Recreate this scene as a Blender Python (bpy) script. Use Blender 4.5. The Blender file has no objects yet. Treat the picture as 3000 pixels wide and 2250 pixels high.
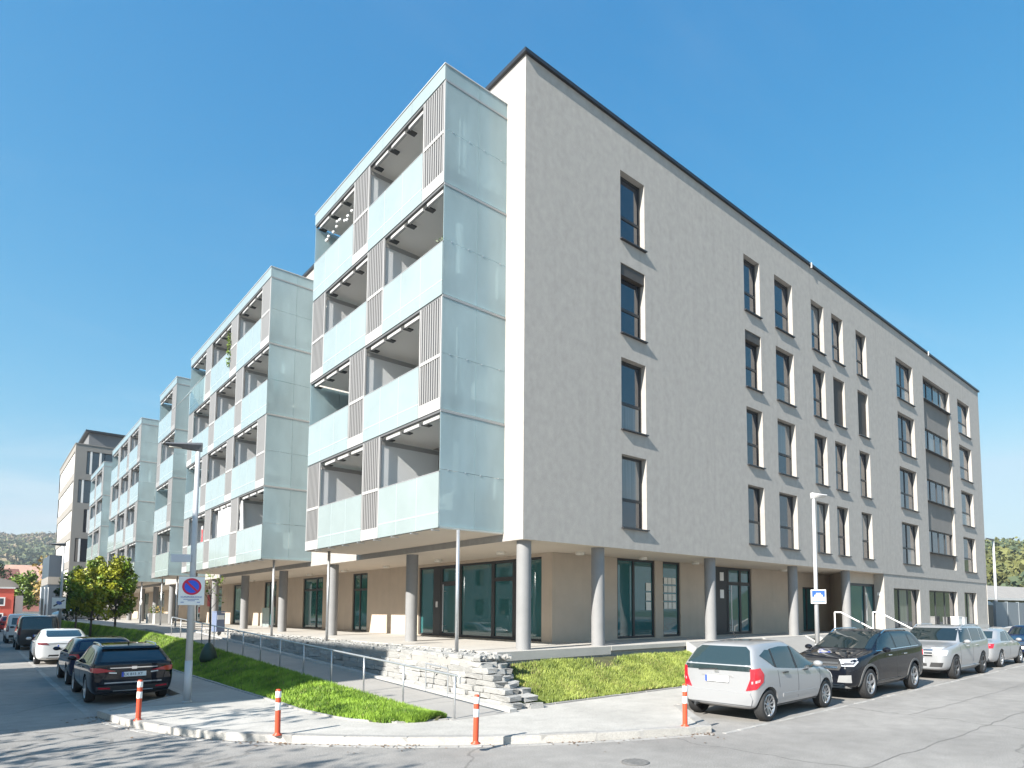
import bpy, bmesh, math, random
from mathutils import Vector, Matrix, noise as mnoise
from mathutils.bvhtree import BVHTree
random.seed(7)
SC = bpy.context.scene
COL = SC.collection
R = math.radians

# ------------------------------------------------------------------ camera
SOF = 3.9            # height of the arcade soffit above the road
cam_d = bpy.data.cameras.new('camera'); cam = bpy.data.objects.new('camera', cam_d); COL.objects.link(cam)
SC.camera = cam
cam_d.sensor_fit = 'HORIZONTAL'; cam_d.sensor_width = 36.0
cam_d.lens = 1878.76 / 3000 * 36.0
cam_d.shift_x = (1500 - 1651.98) / 3000
cam_d.shift_y = (1645.55 - 1125) / 3000
cam_d.clip_start = 0.1; cam_d.clip_end = 8000
_yaw, _pitch, _roll = 0.8315, 0.0749, 0.0012
_fw = Vector((math.cos(_yaw) * math.cos(_pitch), math.sin(_yaw) * math.cos(_pitch), math.sin(_pitch)))
_rt = Vector((math.sin(_yaw), -math.cos(_yaw), 0)); _up = _rt.cross(_fw)
_rt, _up = _rt * math.cos(_roll) + _up * math.sin(_roll), _up * math.cos(_roll) - _rt * math.sin(_roll)
_m = Matrix((_rt, _up, -_fw)).transposed().to_4x4()
_m.translation = Vector((-9.981, -12.462, -1.763 + SOF))
cam.matrix_world = _m
SC.render.resolution_x = 1024; SC.render.resolution_y = 768

# ------------------------------------------------------------------ sky, sun, exposure
SUN_AZ, SUN_EL = R(9.5), R(33.5)           # sun light travels towards +X, a little towards +Y
sun_dir = Vector((math.cos(SUN_AZ) * math.cos(SUN_EL), math.sin(SUN_AZ) * math.cos(SUN_EL), -math.sin(SUN_EL)))
w = bpy.data.worlds.new('World'); SC.world = w; w.use_nodes = True
nt = w.node_tree; nt.nodes.clear()
sky = nt.nodes.new('ShaderNodeTexSky'); sky.sky_type = 'NISHITA'; sky.sun_disc = False
sky.sun_elevation = SUN_EL; sky.sun_rotation = math.atan2(-sun_dir.x, -sun_dir.y)
sky.altitude = 300; sky.air_density = 1.5; sky.dust_density = 0.3; sky.ozone_density = 6.0
bg = nt.nodes.new('ShaderNodeBackground'); bg.inputs['Strength'].default_value = 0.057
wo = nt.nodes.new('ShaderNodeOutputWorld')
# the photograph's camera renders blue more saturated: grade the red channel of the whole sky
sep = nt.nodes.new('ShaderNodeSeparateColor'); cmb = nt.nodes.new('ShaderNodeCombineColor')
def wmath(op, a, b):
    n = nt.nodes.new('ShaderNodeMath'); n.operation = op
    for i, x in enumerate((a, b)):
        if isinstance(x, (int, float)): n.inputs[i].default_value = x
        else: nt.links.new(x, n.inputs[i])
    return n.outputs[0]
nt.links.new(sky.outputs[0], sep.inputs[0])
red = wmath('MINIMUM', wmath('MULTIPLY', wmath('POWER', sep.outputs[0], 1.95), .33), wmath('ADD', wmath('MULTIPLY', sep.outputs[0], .3), 2.2))
grn = wmath('MULTIPLY', wmath('POWER', wmath('MULTIPLY', sep.outputs[1], 1 / 3.07), .86), 2.85); grn = wmath('MINIMUM', grn, wmath('ADD', wmath('MULTIPLY', sep.outputs[1], .3), 2.9))
blu = wmath('MULTIPLY', wmath('POWER', wmath('MULTIPLY', sep.outputs[2], 1 / 5.6), .52), 4.8); blu = wmath('MINIMUM', blu, wmath('ADD', wmath('MULTIPLY', sep.outputs[2], .2), 3.9))
nt.links.new(red, cmb.inputs[0]); nt.links.new(grn, cmb.inputs[1]); nt.links.new(blu, cmb.inputs[2])
# thin cirrus: one even layer of noise on a plane above the scene
wtc = nt.nodes.new('ShaderNodeTexCoord'); wsx = nt.nodes.new('ShaderNodeSeparateXYZ'); wcx = nt.nodes.new('ShaderNodeCombineXYZ')
nt.links.new(wtc.outputs['Generated'], wsx.inputs[0]); den = wmath('ADD', wmath('MAXIMUM', wsx.outputs[2], 0.0), .10)
nt.links.new(wmath('DIVIDE', wsx.outputs[0], den), wcx.inputs[0]); nt.links.new(wmath('DIVIDE', wsx.outputs[1], den), wcx.inputs[1])
wmp = nt.nodes.new('ShaderNodeMapping'); wmp.inputs['Scale'].default_value = (.45, .9, 1); wmp.inputs['Rotation'].default_value = (0, 0, .5); nt.links.new(wcx.outputs[0], wmp.inputs[0])
wnz = nt.nodes.new('ShaderNodeTexNoise'); wnz.inputs['Scale'].default_value = 1.0; wnz.inputs['Detail'].default_value = 9; wnz.inputs['Roughness'].default_value = .6; wnz.inputs['Distortion'].default_value = .7
nt.links.new(wmp.outputs[0], wnz.inputs[0])
wrg = nt.nodes.new('ShaderNodeMapRange'); wrg.interpolation_type = 'SMOOTHSTEP'
for i, v in ((1, .47), (2, .80), (3, 0.0), (4, .6)): wrg.inputs[i].default_value = v
nt.links.new(wnz.outputs[0], wrg.inputs[0])
wmx = nt.nodes.new('ShaderNodeMix'); wmx.data_type = 'RGBA'; wmx.inputs[7].default_value = (5.0, 5.2, 5.3, 1)
nt.links.new(wmath('MULTIPLY', wrg.outputs[0], wmath('MINIMUM', wmath('DIVIDE', .13, wmath('ADD', wmath('MAXIMUM', wsx.outputs[2], 0.0), .06)), 1.0)), wmx.inputs[0]); nt.links.new(cmb.outputs[0], wmx.inputs[6])
nt.links.new(wmx.outputs[2], bg.inputs[0]); nt.links.new(bg.outputs[0], wo.inputs[0])
sl = bpy.data.lights.new('sun', 'SUN'); sl.energy = 3.8; sl.angle = R(0.53); sl.color = (1.0, 0.95, 0.87)
so = bpy.data.objects.new('sun', sl); COL.objects.link(so)
so.rotation_euler = (-sun_dir).to_track_quat('Z', 'Y').to_euler(); so.location = (-40, -10, 40)
SC.view_settings.view_transform = 'Standard'; SC.view_settings.look = 'None'
SC.view_settings.exposure = 1.72; SC.view_settings.gamma = 1.0; SC.view_settings.use_curve_mapping = False
SC.cycles.use_denoising = True
SC.cycles.max_bounces = 8; SC.cycles.transparent_max_bounces = 12
SC.cycles.sample_clamp_indirect = 6.0

# ------------------------------------------------------------------ materials
MATS = {}
def mat(name, col=(.5, .5, .5), rough=.6, var=0.0, scale=4.0, bump=0.0, bscale=60.0, metal=0.0, coat=0.0,
        ior=1.5, alpha=1.0, trans=0.0, detail=6.0, streak=0.0, col2=None, emit=None, rnd=0.0, stain=0.0):
    if name in MATS: return MATS[name]
    m = bpy.data.materials.new(name); m.use_nodes = True; MATS[name] = m
    N, L = m.node_tree.nodes, m.node_tree.links
    b = N['Principled BSDF']
    b.inputs['Roughness'].default_value = rough; b.inputs['Metallic'].default_value = metal
    b.inputs['IOR'].default_value = ior; b.inputs['Alpha'].default_value = alpha
    b.inputs['Coat Weight'].default_value = coat; b.inputs['Coat Roughness'].default_value = .03
    b.inputs['Transmission Weight'].default_value = trans
    b.inputs['Base Color'].default_value = (*col, 1)
    if emit: b.inputs['Emission Color'].default_value = (*emit[0], 1); b.inputs['Emission Strength'].default_value = emit[1]
    tc = N.new('ShaderNodeTexCoord')
    cur = None
    if var or col2 or rnd:
        n1 = N.new('ShaderNodeTexNoise'); n1.inputs['Scale'].default_value = scale; n1.inputs['Detail'].default_value = detail
        n1.inputs['Roughness'].default_value = .62
        if streak:
            mp = N.new('ShaderNodeMapping'); mp.inputs['Scale'].default_value = (1, 1, streak)
            L.new(tc.outputs['Object'], mp.inputs[0]); L.new(mp.outputs[0], n1.inputs[0])
        else: L.new(tc.outputs['Object'], n1.inputs[0])
        rp = N.new('ShaderNodeValToRGB')
        c1 = tuple(max(0, c * (1 - var)) for c in col); c2 = col2 if col2 else tuple(min(1, c * (1 + var)) for c in col)
        rp.color_ramp.elements[0].position = .3; rp.color_ramp.elements[1].position = .7
        rp.color_ramp.elements[0].color = (*c1, 1); rp.color_ramp.elements[1].color = (*c2, 1)
        L.new(n1.outputs[0], rp.inputs[0]); cur = rp.outputs[0]
        if rnd:
            oi = N.new('ShaderNodeObjectInfo'); mr = N.new('ShaderNodeMapRange')
            mr.inputs[3].default_value = 1 - rnd; mr.inputs[4].default_value = 1 + rnd
            L.new(oi.outputs['Random'], mr.inputs[0])
            hs = N.new('ShaderNodeHueSaturation'); L.new(mr.outputs[0], hs.inputs['Value']); L.new(cur, hs.inputs['Color']); cur = hs.outputs[0]
        L.new(cur, b.inputs['Base Color'])
    if stain:
        mp2 = N.new('ShaderNodeMapping'); mp2.inputs['Scale'].default_value = (3.2, 3.2, .16); L.new(tc.outputs['Object'], mp2.inputs[0])
        n3 = N.new('ShaderNodeTexNoise'); n3.inputs['Scale'].default_value = 1.0; n3.inputs['Detail'].default_value = 7; L.new(mp2.outputs[0], n3.inputs[0])
        r3 = N.new('ShaderNodeMapRange'); r3.inputs[1].default_value = .5; r3.inputs[2].default_value = .75; r3.inputs[3].default_value = 1; r3.inputs[4].default_value = 1 - stain; L.new(n3.outputs[0], r3.inputs[0])
        m3 = N.new('ShaderNodeMix'); m3.data_type = 'RGBA'; m3.blend_type = 'MULTIPLY'; m3.inputs[0].default_value = 1; L.new(cur, m3.inputs[6]); L.new(r3.outputs[0], m3.inputs[7]); L.new(m3.outputs[2], b.inputs['Base Color'])
    if bump:
        n2 = N.new('ShaderNodeTexNoise'); n2.inputs['Scale'].default_value = bscale; n2.inputs['Detail'].default_value = 8
        L.new(tc.outputs['Object'], n2.inputs[0])
        bp = N.new('ShaderNodeBump'); bp.inputs['Strength'].default_value = bump; bp.inputs['Distance'].default_value = .02
        L.new(n2.outputs[0], bp.inputs['Height']); L.new(bp.outputs[0], b.inputs['Normal'])
    return m

def asphalt(name, col, speck=.22, patch=.12, crack=False):
    m = mat(name, col, .88); N, L = m.node_tree.nodes, m.node_tree.links; b = N['Principled BSDF']
    tc = N.new('ShaderNodeTexCoord')
    def nz(s, d):
        n = N.new('ShaderNodeTexNoise'); n.inputs['Scale'].default_value = s; n.inputs['Detail'].default_value = d
        L.new(tc.outputs['Object'], n.inputs[0]); return n.outputs[0]
    fine, mid, big = nz(55, 3), nz(3.2, 6), nz(.35, 5)
    def rng(o, a, c):
        r = N.new('ShaderNodeMapRange'); r.inputs[1].default_value = .3; r.inputs[2].default_value = .7
        r.inputs[3].default_value = a; r.inputs[4].default_value = c; L.new(o, r.inputs[0]); return r.outputs[0]
    def mul(a, c):
        x = N.new('ShaderNodeMath'); x.operation = 'MULTIPLY'; L.new(a, x.inputs[0]); L.new(c, x.inputs[1]); return x.outputs[0]
    v = mul(mul(rng(fine, 1 - speck, 1 + speck), rng(mid, 1 - patch * .6, 1 + patch * .6)), rng(big, 1 - patch, 1 + patch))
    if crack:
        wv = N.new('ShaderNodeTexVoronoi'); wv.feature = 'DISTANCE_TO_EDGE'; wv.inputs['Scale'].default_value = .13
        ds = N.new('ShaderNodeTexNoise'); ds.inputs['Scale'].default_value = 1.3; ds.inputs['Detail'].default_value = 5
        L.new(tc.outputs['Object'], ds.inputs[0])
        mx = N.new('ShaderNodeMix'); mx.data_type = 'RGBA'; mx.blend_type = 'LINEAR_LIGHT'; mx.inputs[0].default_value = .35
        L.new(tc.outputs['Object'], mx.inputs[6]); L.new(ds.outputs['Color'], mx.inputs[7]); L.new(mx.outputs[2], wv.inputs['Vector'])
        r = N.new('ShaderNodeMapRange'); r.inputs[1].default_value = .001; r.inputs[2].default_value = .004
        r.inputs[3].default_value = .68; r.inputs[4].default_value = 1; L.new(wv.outputs['Distance'], r.inputs[0]); v = mul(v, r.outputs[0])
    hs = N.new('ShaderNodeMix'); hs.data_type = 'RGBA'; hs.blend_type = 'MULTIPLY'; hs.inputs[0].default_value = 1
    hs.inputs[6].default_value = (*col, 1); L.new(v, hs.inputs[7]); L.new(hs.outputs[2], b.inputs['Base Color'])
    bp = N.new('ShaderNodeBump'); bp.inputs['Strength'].default_value = .35; bp.inputs['Distance'].default_value = .01
    L.new(fine, bp.inputs['Height']); L.new(bp.outputs[0], b.inputs['Normal'])
    return m

# ------------------------------------------------------------------ mesh helpers
def tag(o, label=None, cat=None, group=None, kind=None):
    if label: o['label'] = label
    if cat: o['category'] = cat
    if group: o['group'] = group
    if kind: o['kind'] = kind
    return o
def empty(name, loc=(0, 0, 0), rz=0.0, label=None, cat=None, group=None, kind=None, parent=None):
    o = bpy.data.objects.new(name, None); COL.objects.link(o); o.location = loc; o.rotation_euler = (0, 0, rz)
    o.empty_display_size = .2
    if parent: o.parent = parent
    return tag(o, label, cat, group, kind)
def link(name, me, m=None, parent=None, loc=None, rot=None, scale=None):
    o = bpy.data.objects.new(name, me); COL.objects.link(o)
    if m is not None and len(me.materials) == 0: me.materials.append(m)
    if parent: o.parent = parent
    if loc is not None: o.location = loc
    if rot is not None: o.rotation_euler = rot
    if scale is not None: o.scale = scale
    return o
class MB:
    def __init__(s): s.v = []; s.f = []
    def quad(s, a, b, c, d): n = len(s.v); s.v += [tuple(a), tuple(b), tuple(c), tuple(d)]; s.f.append((n, n + 1, n + 2, n + 3)); return s
    def poly(s, pts): n = len(s.v); s.v += [tuple(p) for p in pts]; s.f.append(tuple(range(n, n + len(pts)))); return s
    def box(s, x0, x1, y0, y1, z0, z1):
        if x0 > x1: x0, x1 = x1, x0
        if y0 > y1: y0, y1 = y1, y0
        if z0 > z1: z0, z1 = z1, z0
        n = len(s.v)
        s.v += [(x0, y0, z0), (x1, y0, z0), (x1, y1, z0), (x0, y1, z0), (x0, y0, z1), (x1, y0, z1), (x1, y1, z1), (x0, y1, z1)]
        s.f += [tuple(n + i for i in q) for q in ((0, 3, 2, 1), (4, 5, 6, 7), (0, 1, 5, 4), (1, 2, 6, 5), (2, 3, 7, 6), (3, 0, 4, 7))]
        return s
    def prism(s, pts, z0, z1):   # pts counter-clockwise in plan; z0/z1 numbers or functions of (x,y)
        n = len(s.v); k = len(pts); f0 = z0 if callable(z0) else (lambda x, y: z0); f1 = z1 if callable(z1) else (lambda x, y: z1)
        s.v += [(x, y, f0(x, y)) for x, y in pts] + [(x, y, f1(x, y)) for x, y in pts]
        s.f.append(tuple(n + i for i in range(k - 1, -1, -1))); s.f.append(tuple(n + k + i for i in range(k)))
        for i in range(k): j = (i + 1) % k; s.f.append((n + i, n + j, n + k + j, n + k + i))
        return s
    def tube(s, p, q, r0, r1=None, k=10, caps=True):
        p, q = Vector(p), Vector(q); r1 = r0 if r1 is None else r1
        d = (q - p).normalized(); a = d.orthogonal().normalized(); b = d.cross(a); n = len(s.v)
        for c, r in ((p, r0), (q, r1)):
            for i in range(k):
                t = 2 * math.pi * i / k; s.v.append(tuple(c + a * (r * math.cos(t)) + b * (r * math.sin(t))))
        for i in range(k): j = (i + 1) % k; s.f.append((n + i, n + j, n + k + j, n + k + i))
        if caps: s.f.append(tuple(n + i for i in range(k - 1, -1, -1))); s.f.append(tuple(n + k + i for i in range(k)))
        return s
    def path(s, pts, r, k=8):
        for a, b in zip(pts, pts[1:]): s.tube(a, b, r, k=k)
        for p in pts[1:-1]: s.ball(p, r, 6, 4)
        return s
    def ball(s, c, r, k=12, m=8, sx=1, sy=1, sz=1):
        n = len(s.v); c = Vector(c)
        for i in range(1, m):
            t = math.pi * i / m
            for j in range(k):
                u = 2 * math.pi * j / k
                s.v.append((c.x + r * sx * math.sin(t) * math.cos(u), c.y + r * sy * math.sin(t) * math.sin(u), c.z + r * sz * math.cos(t)))
        a = len(s.v); s.v += [(c.x, c.y, c.z + r * sz), (c.x, c.y, c.z - r * sz)]
        for i in range(m - 2):
            for j in range(k):
                q = (j + 1) % k; s.f.append((n + i * k + j, n + (i + 1) * k + j, n + (i + 1) * k + q, n + i * k + q))
        for j in range(k):
            q = (j + 1) % k; s.f.append((a, n + j, n + q)); s.f.append((a + 1, n + (m - 2) * k + q, n + (m - 2) * k + j))
        return s
    def lathe(s, prof, c=(0, 0, 0), k=24, axis='z'):
        n = len(s.v); P = len(prof)
        for i in range(k):
            t = 2 * math.pi * i / k
            for r, h in prof:
                a, b = r * math.cos(t), r * math.sin(t)
                p = (a, b, h) if axis == 'z' else (a, h, b)
                s.v.append((c[0] + p[0], c[1] + p[1], c[2] + p[2]))
        for i in range(k):
            j = (i + 1) % k
            for q in range(P - 1):
                f = (n + i * P + q, n + j * P + q, n + j * P + q + 1, n + i * P + q + 1)
                s.f.append(f if axis == 'z' else f[::-1])
        return s
    def mesh(s, name, m=None, smooth=False):
        me = bpy.data.meshes.new(name); me.from_pydata(s.v, [], s.f); me.validate()
        if smooth: me.polygons.foreach_set('use_smooth', [True] * len(me.polygons))
        if m is not None: me.materials.append(m)
        return me
    def build(s, name, m=None, parent=None, smooth=False, bevel=0, **kw):
        me = s.mesh(name, m, smooth)
        if bevel:
            bm = bmesh.new(); bm.from_mesh(me)
            bmesh.ops.remove_doubles(bm, verts=bm.verts, dist=1e-5)
            bmesh.ops.bevel(bm, geom=[e for e in bm.edges if len(e.link_faces) == 2 and e.calc_face_angle(0) > .5], offset=bevel, segments=2, affect='EDGES', profile=.5)
            bm.to_mesh(me); bm.free()
        o = link(name, me, None, parent)
        return tag(o, **kw)
def smooth_angle(me, ang=.6):
    bm = bmesh.new(); bm.from_mesh(me)
    for f in bm.faces: f.smooth = True
    for e in bm.edges:
        if len(e.link_faces) == 2 and e.calc_face_angle(0) > ang: e.smooth = False
    bm.to_mesh(me); bm.free()
def copy_tree(o, parent=None):
    c = o.copy(); COL.objects.link(c); c.parent = parent
    for ch in [x for x in o.children]: copy_tree(ch, c)
    return c
def text_mesh(txt, size, m, depth=.002):
    cu = bpy.data.curves.new('lettering', 'FONT'); cu.body = txt; cu.size = size; cu.align_x = 'CENTER'; cu.align_y = 'CENTER'; cu.extrude = depth
    o = bpy.data.objects.new('lettering', cu); COL.objects.link(o)
    dg = bpy.context.evaluated_depsgraph_get(); me = bpy.data.meshes.new_from_object(o.evaluated_get(dg))
    bpy.data.objects.remove(o); bpy.data.curves.remove(cu); me.materials.clear(); me.materials.append(m)
    return me
def wall_holes(mb, plane, c, a0, a1, z0, z1, holes, depth, sgn=1):
    """wall sheet on plane x=c / y=c with rectangular holes [(a0,a1,z0,z1)] and reveals going sgn*depth inwards"""
    A = sorted({a0, a1, *[h[0] for h in holes], *[h[1] for h in holes]}); Z = sorted({z0, z1, *[h[2] for h in holes], *[h[3] for h in holes]})
    P = (lambda a, z, d=0: (c + sgn * d, a, z)) if plane == 'x' else (lambda a, z, d=0: (a, c + sgn * d, z))
    for i in range(len(A) - 1):
        for j in range(len(Z) - 1):
            am, zm = (A[i] + A[i + 1]) / 2, (Z[j] + Z[j + 1]) / 2
            if am < a0 or am > a1 or any(h[0] < am < h[1] and h[2] < zm < h[3] for h in holes): continue
            q = [P(A[i], Z[j]), P(A[i + 1], Z[j]), P(A[i + 1], Z[j + 1]), P(A[i], Z[j + 1])]
            mb.quad(*(q if plane == 'y' else q[::-1]))
    for h in holes:
        dd = h[4] if len(h) > 4 else depth
        for (p, q) in (((h[0], h[2]), (h[0], h[3])), ((h[0], h[3]), (h[1], h[3])), ((h[1], h[3]), (h[1], h[2])), ((h[1], h[2]), (h[0], h[2]))):
            mb.quad(P(*p), P(*q), P(*q, dd), P(*p, dd))
    return mb
# ------------------------------------------------------------------ palette
PLASTER = mat('facade_plaster', (.375, .352, .325), .9, var=.10, scale=5.0, bump=.5, bscale=44, detail=12, streak=.75, stain=.07)
PLASTER_GF = mat('ground_floor_plaster', (.48, .40, .32), .9, var=.06, scale=1.4, stain=.08, bump=.3, bscale=90)
PLASTER_DK = mat('recess_plaster', (.20, .19, .178), .9, var=.06, scale=1.5, bump=.3, bscale=70)
SOFFIT = mat('soffit_render', (.62, .54, .45), .9, var=.03, scale=1.0)
DARK = mat('anthracite_metal', (.03, .032, .035), .45)
FRAME = mat('window_frame_anthracite', (.035, .037, .04), .5)
SILLM = mat('sill_metal', (.06, .06, .065), .4, metal=.4)
GLASS = mat('window_glass', (.02, .027, .04), .02, ior=2.0)
GLASS_T = mat('shop_glass', (.028, .115, .12), .02, ior=1.9)
SHUT = mat('roller_shutter', (.06, .052, .045), .6)
WHITE = mat('white_paint', (.78, .77, .75), .5)
WALU = mat('pale_aluminium', (.62, .61, .60), .45, metal=.2)
CONC = mat('concrete', (.30, .285, .265), .85, var=.1, scale=2.0, bump=.25, bscale=80)
CONC_L = mat('light_concrete', (.40, .39, .37), .85, var=.08, scale=1.3, bump=.2, bscale=90)
STEEL = mat('galvanised_steel', (.55, .56, .57), .35, metal=.7, var=.06, scale=6)
STONE = mat('granite_block', (.34, .335, .32), .85, var=.2, scale=7, bump=.8, bscale=30, rnd=.14)
KERBM = mat('kerb_granite', (.31, .30, .285), .85, var=.16, scale=9, bump=.5, bscale=60, rnd=.12)
SOIL = mat('soil', (.075, .075, .032), .95, var=.35, scale=2.5)
GRASS_A = mat('grass_blades', (.13, .30, .018), .6, scale=1.7, var=.55, col2=(.33, .50, .05))
ROADM = asphalt('road_asphalt', (.245, .234, .22), .30, .17, crack=True)
WALKM = asphalt('pavement_asphalt', (.40, .383, .355), .18, .13)
WALKD = asphalt('pavement_asphalt_side', (.29, .28, .265), .14, .10)
TERRM = mat('terrace_slab_concrete', (.42, .40, .37), .8, var=.07, scale=1.1, bump=.15, bscale=70)
PAINT = mat('road_paint', (.52, .51, .49), .8, var=.22, scale=5)
LANDM = mat('far_land', (.10, .12, .05), .95, var=.3, scale=.01)

# ------------------------------------------------------------------ ground and road
def disc(r, z, n=64): return [(r * math.cos(2 * math.pi * i / n), r * math.sin(2 * math.pi * i / n), z) for i in range(n)]
MB().poly(disc(4000, -.25)).build('ground', LANDM, kind='structure')
MB().poly([(-120, -120, 0), (140, -120, 0), (140, 150, 0), (-120, 150, 0)]).build('road', ROADM, kind='structure')
ZS = .12   # pavement above road
KERB = [(-8.12, 3.35), (-8.0, 2.55), (-7.82, 1.55), (-7.33, .0), (-6.78, -1.02), (-5.95, -2.05), (-5.16, -2.92), (-4.2, -3.78), (-3.35, -4.38), (-2.4, -4.93), (-1.3, -5.45), (-.42, -5.80)]
def dense(pts, step):
    out = [Vector(pts[0])]
    for a, b in zip(pts, pts[1:]):
        a, b = Vector(a), Vector(b); n = max(1, int((b - a).length / step))
        out += [a.lerp(b, (i + 1) / n) for i in range(n)]
    return out
def smooth_path(pts, it=2):
    for _ in range(it):
        q = [pts[0]]
        for a, b in zip(pts, pts[1:]): q += [tuple(Vector(a).lerp(Vector(b), .25)), tuple(Vector(a).lerp(Vector(b), .75))]
        pts = q + [pts[-1]]
    return pts
KC = smooth_path(KERB)
outer = [(-6.3, 150), (-6.3, 5.05)] + KC + [(1.15, -3.98), (140, -3.98)]
walk = MB().prism([(x, y) for x, y in outer] + [(140, -1.9), (-1.9, -1.9), (-4.4, -1.9), (-4.4, 150)], -.1, ZS)
walk.build('pavement', WALKM, kind='structure')
# darker asphalt of the side-street pavement, laid on top beyond the joint
MB().prism([(-6.28, 150), (-6.28, 5.2), (-7.75, 3.45), (-4.98, 3.12), (-4.98, 150)], ZS - .02, ZS + .004).build('pavement_side_street', WALKD, kind='structure')

def stone_row(name, path, parent, length, width, z0, z1, gap=.008, mt=None, side=1, zj=.004, rough=True):
    """a row of stones along a polyline; width measured to the left (side=1) of the travel direction"""
    P = [Vector((p[0], p[1])) for p in path]; segs = []; acc = [0]
    for a, b in zip(P, P[1:]): acc.append(acc[-1] + (b - a).length)
    def at(t):
        for i in range(len(P) - 1):
            if t <= acc[i + 1] or i == len(P) - 2:
                return P[i].lerp(P[i + 1], (t - acc[i]) / max(1e-6, acc[i + 1] - acc[i]))
    t = 0
    while t < acc[-1] - .05:
        ln = length * random.uniform(.85, 1.15); e = min(acc[-1], t + ln)
        a, b = at(t + gap / 2), at(e - gap / 2); d = (b - a)
        if d.length > .03:
            n = Vector((-d.y, d.x)).normalized() * side; L = d.length
            mb = MB(); c = (a + b) / 2; h = z1 - z0; j = random.uniform(-zj, zj)
            mb.box(-L / 2, L / 2, 0 if side > 0 else -width, width if side > 0 else 0, 0, h + j)
            ang = math.atan2(d.y, d.x); k = random.uniform(0, 99)
            if rough: mb.v = [(x + random.uniform(-.006, .006), y + random.uniform(-.006, .006), z + (random.uniform(-.005, .005) if z > 0 else 0)) for x, y, z in mb.v]
            o = mb.build(name, mt, parent, bevel=.008); o.location = (c.x, c.y, z0); o.rotation_euler = (0, 0, ang)
        t = e
kerb = empty('kerb', (-6, -1, 0), kind='structure'); kerb.location = (0, 0, 0)
stone_row('kerb_stone', [(p[0], p[1]) for p in KC], kerb, .95, .16, -.06, ZS + .012, mt=KERBM, side=1)
stone_row('kerb_stone', [(-6.3, 70), (-6.3, 5.1)], kerb, 1.0, .15, -.06, ZS + .01, mt=KERBM, side=1)
stone_row('kerb_stone', [(-6.3, 5.1), (-8.05, 3.35)], kerb, 1.0, .2, -.06, ZS + .012, mt=KERBM, side=1)
stone_row('kerb_stone', [(-.42, -5.8), (1.15, -3.98)], kerb, 1.0, .2, -.06, ZS + .012, mt=KERBM, side=1)
stone_row('kerb_stone', [(1.15, -3.98), (60, -3.98)], kerb, 1.0, .15, -.06, ZS + .01, mt=KERBM, side=1)
gut = empty('gutter', kind='structure')
GC = [(p[0] - .02, p[1] - .02) for p in KC]
stone_row('gutter_sett', GC, gut, .33, .13, -.06, .006, gap=.014, mt=KERBM, side=-1, zj=.003)
stone_row('gutter_sett', [(-8.26, 46), (-8.2, 12), (-8.13, 3.6)], gut, .5, .13, -.06, .006, gap=.014, mt=KERBM, side=-1, zj=.003)
stone_row('gutter_sett', [(-.3, -5.93), (44, -5.80)], gut, .5, .085, -.06, .006, gap=.014, mt=KERBM, side=-1, zj=.003)
# grass strip edging stones and joints in the pavement
edg = empty('lawn_edging', kind='structure')
TIP = [(-5.08, 66), (-5.1, 6), (-5.08, 2.6), (-5.12, .9), (-5.0, -.7), (-4.62, -1.72), (-4.15, -2.06), (-3.45, -2.22)]
stone_row('edging_stone', TIP, edg, 1.0, .07, ZS - .1, ZS + .03, mt=KERBM, side=1)
stone_row('edging_stone', [(-1.6, -2.06), (6.3, -2.06)], edg, 1.0, .06, ZS - .1, ZS + .03, mt=KERBM, side=1)
stone_row('edging_stone', [(8.3, -2.06), (10.9, -2.06)], edg, 1.0, .06, ZS - .1, ZS + .03, mt=KERBM, side=1)
# manhole and drain covers
def cover(x, y, r, label):
    t = empty('manhole_cover', (x, y, .004), label=label, cat='manhole cover')
    MB().lathe([(0, 0), (r, 0), (r, .006), (r * .93, .008)], k=28).build('rim', mat('rim_iron', (.17, .165, .16), .6), t)
    mb = MB().lathe([(0, .007), (r * .9, .007)], k=28)
    for i in range(-3, 4): mb.box(-r * .7, r * .7, i * r * .22 - .012, i * r * .22 + .012, .007, .012)
    mb.build('lid', mat('cast_iron', (.20, .193, .185), .6, var=.2, scale=20), t)
cover(-3.05, -6.35, .2, 'small round cast iron manhole cover in the road')

# ------------------------------------------------------------------ ramp, terrace, stone wall
T0 = 1.13
def ramp_z(y): return min(T0 - .01, ZS + .004 + max(0, y + 2.3) * .0365)
mb = MB(); ys = [-2.32, -.6, 1.3, 4, 8, 12, 16, 20, 24, 27]
for a, b in zip(ys, ys[1:]):
    g = .012
    mb.prism([(-3.47, a + g), (-2.0, a + g), (-2.0, b), (-3.47, b)], lambda x, y: -.1, lambda x, y: ramp_z(y))
mb.build('ramp', mat('ramp_concrete', (.31, .295, .275), .85, var=.08, scale=1.5, bump=.2, bscale=90), kind='structure')
mb = MB()
for a, b in zip(ys, ys[1:]): mb.prism([(-2.16, a + .01), (-1.98, a + .01), (-1.98, b), (-2.16, b)], lambda x, y: ramp_z(y) - .05, lambda x, y: ramp_z(y) + .06)
mb.build('ramp_kerb', CONC_L, kind='structure')
# terrace slabs (one sheet of slabs around the building foot)
ter = empty('terrace', kind='structure')
y = -.12
for i, yy in enumerate([-.12, 4, 8, 12, 16, 20, 24, 27]):
    if i: MB().box(-.85, 3.05, y + .01, yy, T0 - .22, T0).build('paving_slab', TERRM, ter); y = yy
MB().box(-4.45, 3.05, 27.01, 75, T0 - .3, T0).build('paving_slab', TERRM, ter)
x = 3.05
for xx in (6.5, 10.5, 14.5, 18.5, 22.5):
    MB().box(x + .01, xx, -.12, 2.4, T0 - .12, T0).build('paving_slab', TERRM, ter); x = xx
MB().box(22.51, 42, -.6, 0.2, T0 - .4, T0 - .17).build('paving_slab', TERRM, ter)
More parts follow.
